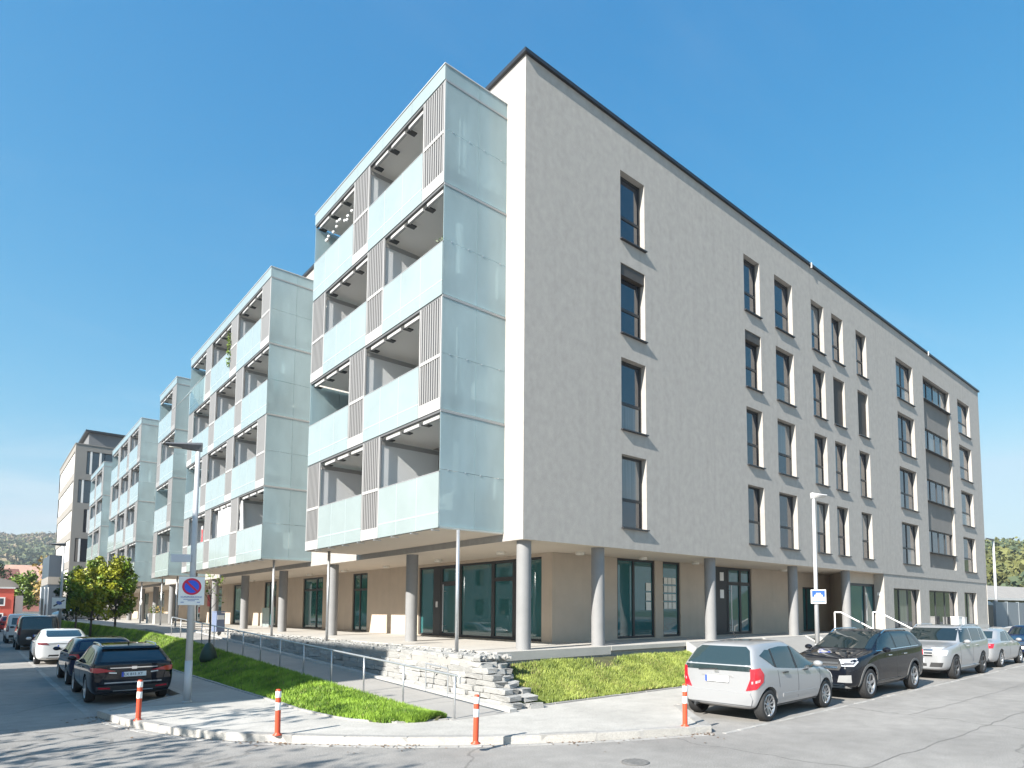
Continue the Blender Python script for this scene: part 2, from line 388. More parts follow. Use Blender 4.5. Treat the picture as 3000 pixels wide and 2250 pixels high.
# fill under the terrace so that nothing shows through
MB().box(-1.75, 3.0, -.08, 75, -.1, T0 - .23).build('terrace_base', CONC, kind='structure')
MB().box(3.01, 42, -.06, 2.4, -.1, T0 - .13).build('terrace_base', CONC, kind='structure')

wall = empty('stone_wall', (-2, 0, 0), label='low dry stone wall of pale granite blocks along the ramp', cat='wall'); wall.location = (0, 0, 0)
stone_vars = []
for k in range(14):
    bm = bmesh.new(); bmesh.ops.create_cube(bm, size=1.0)
    bmesh.ops.bevel(bm, geom=bm.edges[:], offset=.07, segments=1, affect='EDGES')
    for v in bm.verts: v.co += Vector((random.uniform(-.05, .05), random.uniform(-.07, .07), random.uniform(-.06, .06)))
    me = bpy.data.meshes.new('stone'); bm.to_mesh(me); bm.free(); me.materials.append(STONE); stone_vars.append(me)
H = .122
for c in range(8):
    zc = ZS + .02 + c * H + H / 2
    y0 = -2.2 + c * .215 + random.uniform(-.05, .05); y = y0; y_end = 22 if c > 2 else 16
    xf = -1.98 + c * .022
    while y < y_end:
        ln = random.uniform(.26, .72) * (1.15 if y < 3 else 1.3); hh = H * random.uniform(.9, 1.0); dp = random.uniform(.26, .34)
        if zc + H / 2 > ramp_z(y) + .02 and (y < 14 or zc > 1.0 - .35):
            o = link('stone', random.choice(stone_vars), None, wall)
            o.location = (xf + dp / 2 + random.uniform(-.018, .018), y + ln / 2, zc + random.uniform(-.006, .006))
            o.scale = (dp, ln - .012, hh); o.rotation_euler = (random.uniform(-.03, .03), random.uniform(-.05, .05), random.uniform(-.04, .04))
        y += ln
# short return of the wall end stones (steps against the lawn)
for c in range(8):
    zc = ZS + .02 + c * H + H / 2; y0 = -2.2 + c * .215
    for k in range(2):
        ln = random.uniform(.3, .45)
        o = link('stone', random.choice(stone_vars), None, wall)
        o.location = (-1.62 + k * random.uniform(.22, .34) + c * .02, y0 + .24 + random.uniform(-.1, .16), zc - .02 - random.uniform(0, .03)); o.scale = (random.uniform(.24, .36), random.uniform(.3, .5), H * random.uniform(.8, 1)); o.rotation_euler = (random.uniform(-.1, .1), random.uniform(-.12, .12), random.uniform(-.4, .4))
# loose stones on the wall head between wall and terrace
mb = MB()
for i in range(1500):
    x = random.uniform(-1.82, -.86); y = random.uniform(-.75, 24); r = random.uniform(.03, .075)
    n = len(mb.v); mb.box(-r, r, -r * random.uniform(.6, 1.2), r, -r * .6, r * .6)
    q = Matrix.Rotation(random.uniform(0, 6.3), 3, 'Z') @ Matrix.Rotation(random.uniform(-.5, .5), 3, 'X')
    for j in range(n, len(mb.v)):
        p = q @ Vector(mb.v[j]) + Vector((random.uniform(-.012, .012), random.uniform(-.012, .012), random.uniform(-.01, .01)))
        mb.v[j] = (p.x + x, p.y + y, p.z + T0 - .06)
mb.build('gravel', STONE, kind='stuff', label='pale loose stones between the stone wall and the terrace')
MB().box(-1.84, -.86, -.5, 24, T0 - .4, T0 - .1).build('gravel_bed', CONC, kind='structure')

# ------------------------------------------------------------------ lawns
def tip_outer(y):     # x of the outer lawn edge on the left strip
    P = TIP[::-1]
    for (xa, ya), (xb, yb) in zip(P, P[1:]):
        if ya <= y <= yb: return xa + (xb - xa) * (y - ya) / max(1e-6, yb - ya)
    return -5.08
def lawn_l(x, y):
    xo = tip_outer(y) + .07; xi = -3.5 if y < 18 else -3.5 - min(1, (y - 18) / 9) * .95
    t = max(0, min(1, (x - xo) / max(.05, xi - xo)))
    s = t * t * (3 - 2 * t)
    return ZS + .01 + (ramp_z(y) - ZS - .01) * s + .07 * math.sin(math.pi * t) * (1 + .8 * mnoise.noise(Vector((x * .9, y * .7, 0)))), xo, xi
mb = MB(); rows = [-2.15 + i * .25 for i in range(30)] + [5.5 + i * 1.0 for i in range(60)]; nx = 9; idx = []
for y in rows:
    _, xo, xi = lawn_l(-4, y); row = []
    for i in range(nx):
        x = xo + (xi - xo) * i / (nx - 1); row.append(len(mb.v)); mb.v.append((x, y, lawn_l(x, y)[0]))
    idx.append(row)
for a, b in zip(idx, idx[1:]):
    for i in range(nx - 1): mb.f.append((a[i], a[i + 1], b[i + 1], b[i]))
mb.build('lawn_soil_side_street', SOIL, kind='structure', smooth=True)
PATHS = [(6.45, 8.15), (10.95, 14.2), (15.0, 20.1)]
def bank(x, y):
    xl = -1.65 + max(0, y + 2.0) * .62
    t = max(0, min(1, (y + 2.0) / 1.86)); s = t ** 1.15
    return ZS + .02 + (.72) * s + .05 * mnoise.noise(Vector((x * .8, y * 1.2, 3))), xl
mb = MB()
def strip(x0f, x1, n):
    idx = []
    for j in range(10):
        y = -2.0 + j * 1.88 / 9; row = []; x0 = x0f(y)
        for i in range(n + 1):
            x = x0 + (x1 - x0) * i / n; row.append(len(mb.v)); mb.v.append((x, y, bank(x, y)[0]))
        idx.append(row)
    for a, b in zip(idx, idx[1:]):
        for i in range(n): mb.f.append((a[i], a[i + 1], b[i + 1], b[i]))
SEG = [(lambda y: -1.65 + (y + 2) * .62, 6.44), (lambda y: 8.16, 10.94), (lambda y: 14.21, 14.99), (lambda y: 20.3, 44)]
for f, x1 in SEG: strip(f, x1, 24)
mb.build('lawn_soil_bank', SOIL, kind='structure', smooth=True)
mb = MB()
for (a, b) in PATHS:
    for (p, q, h) in ((a + .101, b - .101, 0),):
        mb.prism([(p, -2.0), (q, -2.0), (q, -.13), (p, -.13)], -.1, lambda x, y, h=h: ZS + .006 + h + (T0 - .02 - ZS) * min(1, (y + 2.0) / 1.87))
mb.build('entrance_path', mat('path_asphalt', (.27, .262, .25), .85, var=.08, scale=3, bump=.2, bscale=80), kind='structure')

pe = empty('path_edging', kind='structure')
for (a, b) in PATHS:
    for (p, q) in ((a, a + .1), (b - .1, b)):
        MB().prism([(p, -2.0), (q, -2.0), (q, -.13), (p, -.13)], -.1, lambda x, y: ZS + .04 + (T0 - .02 - ZS) * min(1, (y + 2.0) / 1.87)).build('edging_slab', CONC_L, pe)
def grass(name, n, sampler, mt, label, hmin=.05, hmax=.11, wd=.011):
    V = []; F = []
    for i in range(n):
        p = sampler()
        if p is None: continue
        x, y, z = p; h = random.uniform(hmin, hmax); a = random.uniform(0, math.pi); ln = random.uniform(-.05, .05), random.uniform(-.05, .05)
        dx, dy = math.cos(a) * wd, math.sin(a) * wd; k = len(V)
        V += [(x - dx, y - dy, z - .01), (x + dx, y + dy, z - .01), (x + ln[0], y + ln[1], z + h)]; F.append((k, k + 1, k + 2))
    me = bpy.data.meshes.new(name); me.from_pydata(V, [], F); me.materials.append(mt)
    return tag(link(name, me), label=label, kind='stuff')
def samp_l():
    y = -2.1 + 66 * random.random() ** 2.3; _, xo, xi = lawn_l(-4, y)
    if xi - xo < .02: return None
    x = random.uniform(xo, xi); return x, y, lawn_l(x, y)[0]
def samp_b():
    r = random.random(); f, x1 = SEG[0] if r < .66 else SEG[1] if r < .8 else SEG[2] if r < .84 else SEG[3]
    y = random.uniform(-1.98, -.2); x = random.uniform(f(y) + .02, x1)
    d = mnoise.noise(Vector((x * .55, y * 1.1, 9)))
    if y > -.75 and random.random() < .55 + d and x < 5: return None
    return x, y, bank(x, y)[0]
grass('grass', 75000, samp_l, GRASS_A, 'green lawn strip between the side street pavement and the ramp')
grass('grass', 75000, samp_b, mat('grass_blades_dry', (.17, .265, .03), .6, scale=1.9, var=.5, col2=(.39, .45, .10)), 'sunlit yellow green lawn bank below the terrace')
STRAW = mat('dry_grass_blades', (.34, .29, .12), .7, scale=3, var=.3)
def samp_dry():
    p = samp_b() if random.random() < .75 else samp_l()
    if p is None or mnoise.noise(Vector((p[0] * 1.3, p[1] * 1.3, 2))) < .02: return None
    return p
grass('grass', 26000, samp_dry, STRAW, 'dry straw coloured tufts scattered through the lawns', .03, .09)
# ------------------------------------------------------------------ main apartment building
APT = empty('apartment_building', label='five storey grey apartment building with glass balcony boxes on stilts', cat='building')
ROOF = 12.94 + SOF; LX = 39.18; LY = 74.0
FL = [SOF + .62 + 2.9 * k for k in range(4)]      # facade window sills
COLS = [(3.66, 4.76, 'n'), (10.4, 11.5, 'n'), (12.6, 14.0, 'n'), (15.62, 16.75, 's'), (17.52, 18.64, 's'), (20.02, 21.18, 's'), (24.85, 27.2, 'w'), (34.72, 37.1, 'w')]
GX0, GX1 = 28.76, 33.2
holes = [(a, b, z, z + 2.16) for (a, b, _) in COLS for z in FL] + [(GX0, GX1, SOF + .6, SOF + 2.76 + 8.7, .14)]
RV = .27
wall_holes(MB(), 'y', 0, 0, LX, SOF, ROOF, holes, RV).build('wall', PLASTER, APT)
gh = [(GX0, GX1, SOF + 1.46 + 2.9 * k, SOF + 2.76 + 2.9 * k) for k in range(4)]
wall_holes(MB(), 'y', .14, GX0, GX1, SOF + .6, SOF + 2.76 + 8.7, gh, .13).build('recessed_panel', PLASTER_DK, APT)

CURT = mat('glass_before_curtain', (.16, .165, .165), .03, ior=1.9, var=.25, scale=14, streak=.02)
def window(par, plane, c, a0, a1, z0, z1, vs=(), hs=(), b=.065, th=.06, sgn=1, glass=None, sill=None, skip=None, name='window', transom=None):
    """frame with mullions at vs (fractions) and transoms at hs; panes are sub-parts"""
    fm = MB(); Q = (lambda a, z, d: (c + sgn * d, a, z)) if plane == 'x' else (lambda a, z, d: (a, c + sgn * d, z))
    def bx(m, A0, A1, Z0, Z1, d0, d1):
        p, q = Q(A0, Z0, d0), Q(A1, Z1, d1); m.box(p[0], q[0], p[1], q[1], p[2], q[2])
    W, Hh = a1 - a0, z1 - z0
    xs = [a0] + [a0 + W * v for v in vs] + [a1]; zs = [z0] + [z0 + Hh * v for v in hs] + [z1]
    bx(fm, a0, a0 + b, z0, z1, 0, th); bx(fm, a1 - b, a1, z0, z1, 0, th)
    bx(fm, a0 + b, a1 - b, z0, z0 + b, .001, th - .001); bx(fm, a0 + b, a1 - b, z1 - b, z1, .001, th - .001)
    for x in xs[1:-1]: bx(fm, x - b * .65, x + b * .65, z0 + b, z1 - b, .002, th - .002)
    for z in zs[1:-1]: bx(fm, a0 + b, a1 - b, z - b * .65, z + b * .65, .003, th - .003)
    o = fm.build(name, FRAME, par)
    for i in range(len(xs) - 1):
        for j in range(len(zs) - 1):
            if skip and (i, j) in skip: continue
            g = MB(); bx(g, xs[i] + .03, xs[i + 1] - .03, zs[j] + .03, zs[j + 1] - .03, th * .5, th * .5 + .02)
            cur_ = glass is None and par is APT and plane == 'y' and random.random() < .22
            g.build('pane', CURT if cur_ else (glass or GLASS), o)
    if sill:
        s = MB(); bx(s, a0 - .03, a1 + .03, z0 - .035, z0 - .002, -sill, .05); s.build('sill', SILLM, o)
    return o
def shutter(par, a0, a1, z0, z1, y):
    mb = MB(); z = z1
    while z > z0 + .02: mb.box(a0 + .02, a1 - .02, y, y + .02, max(z0, z - .05), z - .006); z -= .056
    mb.box(a0 + .02, a1 - .02, y + .012, y + .03, z0, z1)
    mb.build('roller_shutter', SHUT, par)
for ci, (a, b, ty) in enumerate(COLS):
    for k, z in enumerate(FL):
        vs = () if ty != 'w' else ()
        wn = window(APT, 'y', RV - .08, a, b, z, z + 2.16, vs=vs if ty != 'w' else (.5,) if ci == 6 else (), hs=(.4,), sill=RV - .08 + .092)
        if (ci, k) in ((4, 2), (5, 2)): shutter(wn, a, b, z + .03, z + 2.14, .11)
        if (ci, k) in ((0, 2), (1, 2)): MB().box(a + .02, b - .02, .03, .2, z + 1.82, z + 2.14).build('roller_shutter', SHUT, wn)
for h in gh: window(APT, 'y', .14 + .07, h[0], h[1], h[2], h[3], vs=(.26, .5, .74), sill=.21 + .07)
# side-street wall (cream in the sun) behind the balcony boxes, with the balcony doors
BOX = [(.8, 9.25, 2), (13.8, 26.95, 3), (30.35, 35.1, 1), (41.45, 54.9, 3), (60.0, 69.4, 2)]
BX = -1.954; ZB = SOF + .2; ST = 2.885
SLW = 1.07
def cells(y0, y1, n, row):
    ow = (y1 - y0 - n * SLW) / n; out = []; y = y0
    for i in range(n):
        if row % 2 == 1: out += [('s', y, y + SLW), ('o', y + SLW, y + SLW + ow)]
        else: out += [('o', y, y + ow), ('s', y + ow, y + ow + SLW)]
        y += SLW + ow
    return out
dh = []
for (y0, y1, n) in BOX:
    for row in range(4):
        zf = ZB + ST * row
        for (k, a, b) in cells(y0, y1, n, row):
            if k == 'o': dh.append((a + .5, a + 2.3, zf + .12, zf + 2.3))
wall_holes(MB(), 'x', 0, 0, LY, SOF, ROOF, dh, .2).build('wall', PLASTER, APT)
for h in dh: window(APT, 'x', .1, h[0], h[1], h[2], h[3], vs=(.5,), b=.07)
# far and rear walls, roof
mb = MB(); mb.quad((LX, 0, T0), (LX, 15, T0), (LX, 15, ROOF), (LX, 0, ROOF)); mb.quad((0, LY, T0), (0, LY, ROOF), (15, LY, ROOF), (15, LY, T0))
mb.quad((15, 15, T0), (LX, 15, T0), (LX, 15, ROOF), (15, 15, ROOF)); mb.quad((15, 15, T0), (15, LY, T0), (15, LY, ROOF), (15, 15, ROOF)); mb.build('rear_wall', PLASTER, APT)
OV = .085
rf = MB(); rf.prism([(-OV, -OV), (LX + OV, -OV), (LX + OV, 15), (15, 15), (15, LY + OV), (-OV, LY + OV)], ROOF - .02, ROOF + .085).build('roof', mat('roof_edge_metal', (.035, .037, .042), .4, metal=.3), APT)
for (x, y) in ((15.6, -OV), (29.6, -OV), (-OV, 2.0)):
    MB().box(x - .03, x + .03, y - .03, y + .02, ROOF - .12, ROOF + .1).build('roof_drip', WALU, APT)
# soffits
MB().box(.02, 22.4, .02, 2.35, SOF + .003, SOF + .2).box(.02, 3.0, 2.351, LY, SOF + .003, SOF + .2).build('soffit', SOFFIT, APT)
# ---- ground floor, set back
GX, GY = 2.95, 2.25
gl = [(2.75, 10.3), (14.85, 16.4), (19.9, 22.6), (26.8, 28.95), (32.6, 35.4), (38.2, 41.6), (44.2, 48.4), (51.5, 54.5), (57.5, 61.5), (65, 69)]
wall_holes(MB(), 'x', GX, GY, LY, T0, SOF, [(a, b, T0 + .02, SOF - .1) for a, b in gl], .14).build('wall', PLASTER_GF, APT)
gr = [(5.86, 7.84, T0 + .04, SOF - .01), (8.28, 9.3, T0 + .04, SOF - .01), (11.55, 14.2, T0 + .02, SOF - .03), (18.6, 20.2, T0 + .02, SOF - .68)]
wall_holes(MB(), 'y', GY, GX, 21.4, T0, SOF, gr, .14).build('wall', PLASTER_GF, APT)
def shop(plane, c, a0, a1, z0, z1, vs, hs=(), glass=None, skip=None, b=.075):
    return window(APT, plane, c, a0, a1, z0, z1, vs=vs, hs=hs, b=b, th=.08, glass=glass or GLASS_T, name='shop_window', skip=skip)
# corner shop front: five bays with the door
z0, z1 = T0 + .02, SOF - .1
shop('x', GX + .06, 2.75, 4.2, z0, z1, ())
shop('x', GX + .06, 4.2, 5.4, z0, z1, (), (.76,), b=.1)
shop('x', GX + .06, 5.4, 7.4, z0, z1, ())
d = window(APT, 'x', GX + .06, 7.4, 8.75, z0, z1, hs=(.74,), b=.12, th=.09, glass=GLASS_T, name='entrance_door')
MB().tube((GX - .03, 8.42, T0 + .2), (GX - .03, 8.42, T0 + 1.95), .022).tube((GX - .03, 8.42, T0 + .4), (GX + .1, 8.42, T0 + .4), .012).tube((GX - .03, 8.42, T0 + 1.7), (GX + .1, 8.42, T0 + 1.7), .012).build('pull_handle', STEEL, d)
p = MB().box(GX + .05, GX + .14, 8.75, 9.2, z0, z1).build('door_side_panel', DARK, APT)
MB().box(GX + .02, GX + .05, 8.9, 9.03, T0 + 1.1, T0 + 1.32).build('letterbox', WALU, p)
shop('x', GX + .06, 9.2, 10.3, z0, z1, ())
for i, (a, b) in enumerate(gl[1:]):
    if i == 0:
        shop('x', GX + .05, a, b, z0, z1, (.55,), (.72,), skip=None)
    else: shop('x', GX + .05, a, b, z0, z1, (.35,) if i % 2 else (.6,), (.76,) if i % 3 == 1 else ())
shop('y', GY + .05, 5.86, 7.84, T0 + .04, SOF - .01, (.45,), (), skip=None)
shop('y', GY + .05, 8.28, 9.3, T0 + .04, SOF - .01, ())
dr = window(APT, 'y', GY + .05, 11.55, 14.2, T0 + .02, SOF - .03, vs=(.36, .70), hs=(.76,), b=.1, th=.09, glass=GLASS_T, name='entrance_door')
MB().box(11.62, 12.45, GY + .06, GY + .1, T0 + .05, SOF - .1).build('door_side_panel', DARK, dr)
for z in (1.35, 2.05): MB().box(11.95, 12.2, GY + .045, GY + .058, T0 + z - .17 + .3, T0 + z + .17 + .3).build('notice', WHITE, dr)
MB().tube((12.62, GY - .03, T0 + .15), (12.62, GY - .03, T0 + 2.0), .022).tube((12.62, GY - .03, T0 + .4), (12.62, GY + .1, T0 + .4), .012).tube((12.62, GY - .03, T0 + 1.8), (12.62, GY + .1, T0 + 1.8), .012).build('pull_handle', STEEL, dr)
shop('y', GY + .05, 18.6, 20.2, T0 + .02, SOF - .68, (.3,), ())
# notices on the windows of the corner shop
for i in range(3):
    for j in range(4): MB().box(8.42 + i * .24, 8.62 + i * .24, GY + .06, GY + .075, T0 + 1.05 + j * .3, T0 + 1.28 + j * .3).build('notice', mat('paper', (.7, .68, .62), .8), APT)
for j in range(3): MB().box(7.42, 7.68, GY + .06, GY + .075, T0 + 1.0 + j * .34, T0 + 1.28 + j * .34).build('notice', mat('paper'), APT)
# vestibule between arcade and the solid right-hand block
mb = MB(); mb.quad((19.4, .5, T0), (21.4, 2.25, T0), (21.4, 2.25, SOF), (19.4, .5, SOF)); mb.build('wall', PLASTER_GF, APT)
MB().box(19.41, 22.4, .5, .6, SOF - .5, SOF).build('lintel', PLASTER_GF, APT)
vd = window(APT, 'y', .5, 19.41, 22.39, T0 + .02, SOF - .5, vs=(.62,), b=.12, th=.09, glass=GLASS_T, name='entrance_door')
MB().tube((21.3, .44, T0 + .5), (21.3, .44, T0 + 1.8), .022).build('pull_handle', STEEL, vd)
gb = [(23.55, 27.1, SOF - 2.66, SOF - .67), (28.5, 33.2, SOF - 2.66, SOF - .67), (34.55, 36.95, SOF - 2.66, SOF - .67)]
wall_holes(MB(), 'y', .03, 22.4, LX, .8, SOF, gb, RV).build('wall', PLASTER, APT)
MB().quad((22.4, .03, .8), (22.4, .6, .8), (22.4, .6, SOF), (22.4, .03, SOF)).build('wall', PLASTER, APT)
MB().box(22.42, LX, .04, .3, SOF + .0, SOF + .1).build('slab_edge', PLASTER, APT)
for (a, b, p, q) in gb: window(APT, 'y', .03 + RV - .08, a, b, p, q, vs=(.33, .66) if b - a > 3 else (.5,), sill=None)
MB().box(22.8, LX + .02, -.02, .028, .8, 1.22).build('plinth', CONC_L, APT)
for (x, y, s) in ((22.0, .4, 1),): MB().box(22.385, 22.398, .12, .36, SOF - 1.05, SOF - .9).build('name_plate', WHITE, APT)
# ---- round columns of the arcade
cm = mat('column_concrete', (.23, .23, .232), .7, var=.06, scale=3, bump=.1, bscale=60)
for (x, y) in [(.32, .36), (3.04, .38), (8.5, .38), (14.25, .42), (18.8, .30)] + [(.32, 6.1), (.32, 12.3), (.32, 17.9), (.32, 23.6), (.32, 29.3), (.32, 35), (.32, 40.7), (.32, 46.4), (.32, 52), (.32, 58), (.32, 64), (.32, 70)]:
    me = MB().lathe([(.19, T0 - .02), (.19, SOF + .003)], (x, y, 0), k=28).mesh('column', cm, True); link('column', me, None, APT)
# ---- arcade ceiling lights
for (x, y) in [(1.7, 3.2), (1.95, 7.2), (2.1, 11.4), (2.1, 15.4), (2.1, 19.5), (2.1, 24), (2.1, 28.5), (3.6, 1.7), (6.5, 1.65), (9.5, 1.7), (15.9, 1.7)]:
    link('ceiling_light', MB().lathe([(0, SOF - .09), (.13, SOF - .085), (.14, SOF - .05), (.14, SOF + .003)], (x, y, 0), k=20).mesh('ceiling_light', mat('lamp_glass', (.72, .68, .6), .4), True), None, APT)

# ------------------------------------------------------------------ glass balcony boxes
AQUA = mat('printed_glass', (.275, .325, .325), .08, ior=1.5, var=.06, scale=.8)
def frosted():
    m = mat('frosted_glass', (.55, .65, .665), .12, ior=1.5, var=.16, scale=.9, streak=.35); N, L = m.node_tree.nodes, m.node_tree.links
    b = N['Principled BSDF']; out = N['Material Output']
    t = N.new('ShaderNodeBsdfTransparent'); t.inputs[0].default_value = (.74, .88, .91, 1)
    tl = N.new('ShaderNodeBsdfTranslucent'); tl.inputs[0].default_value = (.50, .64, .69, 1)
    m1 = N.new('ShaderNodeMixShader'); m1.inputs[0].default_value = .35; L.new(b.outputs[0], m1.inputs[1]); L.new(tl.outputs[0], m1.inputs[2])
    m2 = N.new('ShaderNodeMixShader'); m2.inputs[0].default_value = .32; L.new(m1.outputs[0], m2.inputs[1]); L.new(t.outputs[0], m2.inputs[2])
    L.new(m2.outputs[0], out.inputs[0]); return m
FROST = frosted()
EDGE = mat('slab_edge_profile', (.12, .12, .122), .5)
PROF = mat('glazing_profile', (.34, .34, .34), .5, metal=.3)
STRIP = mat('glass_joint', (.36, .42, .42), .4)
CEIL = mat('balcony_ceiling', (.82, .80, .76), .85)
DIV = mat('balcony_divider', (.68, .69, .70), .8, var=.03, scale=1)
RAILW = mat('glazing_rail_white', (.42, .41, .40), .4)
SLATM = mat('slat_metal', (.27, .262, .258), .5)
ZT = SOF + 12.0
for bi, (y0, y1, n) in enumerate(BOX):
    B = empty('balcony_box', parent=APT)
    near = bi < 2
    # floors, ceiling and roof slabs
    for r in range(4):
        zf = ZB + ST * r
        MB().box(BX + .05, -.003, y0 + .03, y1 - .03, zf - .0, zf + .13).build('floor_slab', CEIL, B)
        if r: MB().box(BX + .02, BX + .09, y0 + .02, y1 - .02, zf - .065, zf - .002).build('edge_profile', EDGE, B)
    MB().box(BX + .05, -.003, y0 + .03, y1 - .03, ZT - .4, ZT - .06).build('roof_slab', CEIL, B)
    MB().box(BX + .02, BX + .09, y0 + .02, y1 - .02, ZT - .47, ZT - .402).build('edge_profile', EDGE, B)
    MB().box(BX - .02, .0, y0 - .02, y1 + .02, ZT - .012, ZT + .01).build('roof_cap', WALU, B)
    # soffit of the box and its clips
    MB().box(BX + .04, -.004, y0 + .02, y1 - .02, ZB - .02, ZB - .002).build('box_soffit', SOFFIT, B)
    if near:
        yy = y0 + .25
        while yy < y1: MB().box(BX - .005, BX + .2, yy, yy + .07, ZB - .05, ZB - .02).build('glass_clip', STEEL, B); yy += 1.03
    # fascia glass on top
    k = max(1, round((y1 - y0) / 1.55)); s = (y1 - y0) / k
    for i in range(k): MB().box(BX, BX + .018, y0 + s * i + .004, y0 + s * (i + 1) - .004, ZT - .41, ZT - .014).build('fascia_glass', AQUA, B)
    # sides of the box: two panels wide, two high per storey
    for (ys, dr_) in ((y0, 1), (y1, -1)):
        levels = [(ZB + ST * r, ZB + ST * (r + 1)) for r in range(4)]; levels[-1] = (levels[-1][0], ZT - .41)
        for (za, zb) in levels:
            zm = za + 1.42
            for (p, q) in ((za + .03, zm - .006), (zm + .006, zb - .05)):
                for (xa, xb) in ((BX + .022, -.93), (-.92, -.004)):
                    MB().box(xa, xb, ys, ys + dr_ * .018, p, q).build('side_glass', FROST, B)
            MB().box(BX + .06, -.02, ys + dr_ * .05, ys + dr_ * .09, za + .131, za + .46).build('upstand_panel', mat('upstand_grey', (.14, .20, .22), .5), B)
            if dr_ > 0:
                MB().box(BX + .02, 0, ys - .012, ys + .03, zb - .05, zb + .0).build('storey_profile', PROF, B)
                for x in (-1.7, -1.2, -.75, -.2):
                    if bi == 0: MB().box(x - .014, x + .014, ys - .012, ys + .03, zm - .016, zm + .016).build('glass_clamp', STEEL, B)
        for (xa, xb) in ((BX + .022, -.93), (-.92, -.004)): MB().box(xa, xb, ys, ys + dr_ * .018, ZT - .40, ZT - .014).build('fascia_glass', FROST, B)
    for r in range(4):
        zf = ZB + ST * r; zt = zf + ST - .10
        if r == 3: zt = ZT - .5
        for (kind, a, b) in cells(y0, y1, n, r):
            if kind == 's':
                m_ = MB().box(BX, BX + .03, a + .005, b - .005, zf + .0, zf + .30)
                m_.build('slat_panel_base', RAILW if near else SLATM, B)
                MB().box(BX + .005, BX + .05, a + .005, a + .045, zf + .301, zt + .05).box(BX + .005, BX + .05, b - .045, b - .005, zf + .301, zt + .05).box(BX - .004, BX + .03, a + .046, b - .046, zf + 1.32, zf + 1.40).build('slat_frame', RAILW if near else SLATM, B)
                cnt = 9; pit = (b - a - .09) / cnt
                if near:
                    if bi == 0: me = MB().box(0, .03, -.026, .026, zf + .302, zt + .04).mesh('slat', SLATM)
                    else: me = MB().box(0, .03, -.036, .036, zf + .302, zt + .04).mesh('slat', SLATM)
                    for i in range(cnt): link('slat', me, None, B, loc=(BX + .008, a + .045 + pit * (i + .5), 0))
                else:
                    mb = MB()
                    for i in range(cnt): yc = a + .045 + pit * (i + .5); mb.box(BX + .008, BX + .05, yc - .036, yc + .036, zf + .302, zt + .04)
                    mb.build('slat_screen', SLATM, B)
            else:
                k = 3; s = (b - a) / k; t = zf + 1.35
                for i in range(k):
                    MB().box(BX, BX + .02, a + s * i + .006, a + s * (i + 1) - .006, zf, zf + .36).build('parapet_glass', AQUA, B)
                    MB().box(BX, BX + .02, a + s * i + .006, a + s * (i + 1) - .006, zf + .376, t).build('parapet_glass', AQUA, B)
                MB().box(BX - .003, BX + .026, a, b, zf + .352, zf + .384).build('glass_joint', STRIP, B)
                for i in range(1, k): MB().box(BX - .004, BX + .03, a + s * i - .013, a + s * i + .013, zf, t).build('glass_joint', STRIP, B)
                MB().box(BX - .004, BX + .04, a, b, t, t + .02).build('parapet_rail', PROF, B)
                # folding glazing rail: white bars with dark brackets
                yy = a + .12
                while yy < b - .5:
                    MB().box(BX + .06, BX + .13, yy, yy + .78, zt - .09, zt - .01).build('glazing_rail', RAILW, B)
                    MB().box(BX + .1, BX + .34, yy + .80, yy + .97, zt - .06, zt - .03).build('rail_bracket', DARK, B); yy += .99
                # dividing panel at the far end, door head
                MB().box(BX + .12, -.01, b + .10, b + .14, zf + .14, zt).build('divider_panel', DIV, B)
                MB().box(BX + .12, -.01, b + .08, b + .16, zt - .14, zt - .02).build('divider_head', PROF, B)
    # steel down-pipe behind the side glass
    MB().tube((-1.15, y0 + .42, ZB + .1), (-1.15, y0 + .42, ZT - .4), .13, k=16).build('down_pipe', RAILW, B, smooth=True)
    # slender steel posts below the box
    for yy in ((.70, 8.5) if bi == 0 else (y0 + .1, y1 - .9) if n > 1 else (y0 + .2, y1 - .4)):
        MB().tube((-1.4, yy + .08, T0 - .1), (-1.4, yy + .08, ZB - .02), .045, k=14).build('post', STEEL, B, smooth=True)
# ------------------------------------------------------------------ vehicles
TYRE = mat('tyre_rubber', (.022, .022, .023), .8, bump=.2, bscale=80)
RIM = mat('alloy_rim', (.48, .48, .49), .3, metal=.8)
RIM_D = mat('dark_rim', (.12, .12, .125), .35, metal=.6)
CGLASS = mat('car_glass', (.012, .02, .022), .015, ior=1.9)
CGLASS_L = mat('car_glass_light', (.022, .036, .038), .02, ior=1.9)
TRIM = mat('black_plastic', (.025, .025, .026), .55)
CHROME = mat('chrome', (.75, .75, .76), .12, metal=1.0)
REDL = mat('tail_lamp_red', (.50, .012, .025), .12, ior=1.6, coat=.6)
REDD = mat('tail_lamp_dark_red', (.16, .01, .018), .15, coat=.6)
CLEAR = mat('lamp_clear', (.75, .76, .77), .1, metal=.35, coat=.6)
PLATE = mat('number_plate_white', (.8, .8, .8), .4)
PBLUE = mat('plate_blue', (.03, .08, .5), .4)
INK = mat('ink_black', (.02, .02, .025), .6)
def paint(name, col, metal=.5, rough=.32, spec=.5):
    m = mat('car_paint_' + name, col, rough, metal=metal, coat=1.0); m.node_tree.nodes['Principled BSDF'].inputs['Specular IOR Level'].default_value = spec
    return m
SILVER = paint('silver', (.34, .345, .355), .28, .33); BLACK = paint('black', (.006, .007, .011), 0, .6, .0); NAVY = paint('navy', (.008, .015, .045), 0, .6, .0)
BLUE = paint('night_black', (.007, .008, .014), 0, .6, .0)
WHITEP = paint('white', (.62, .62, .62), 0, .35); DGREY = paint('dark_grey', (.035, .04, .045), .4, .3); REDP = paint('red', (.5, .03, .03), 0, .3)

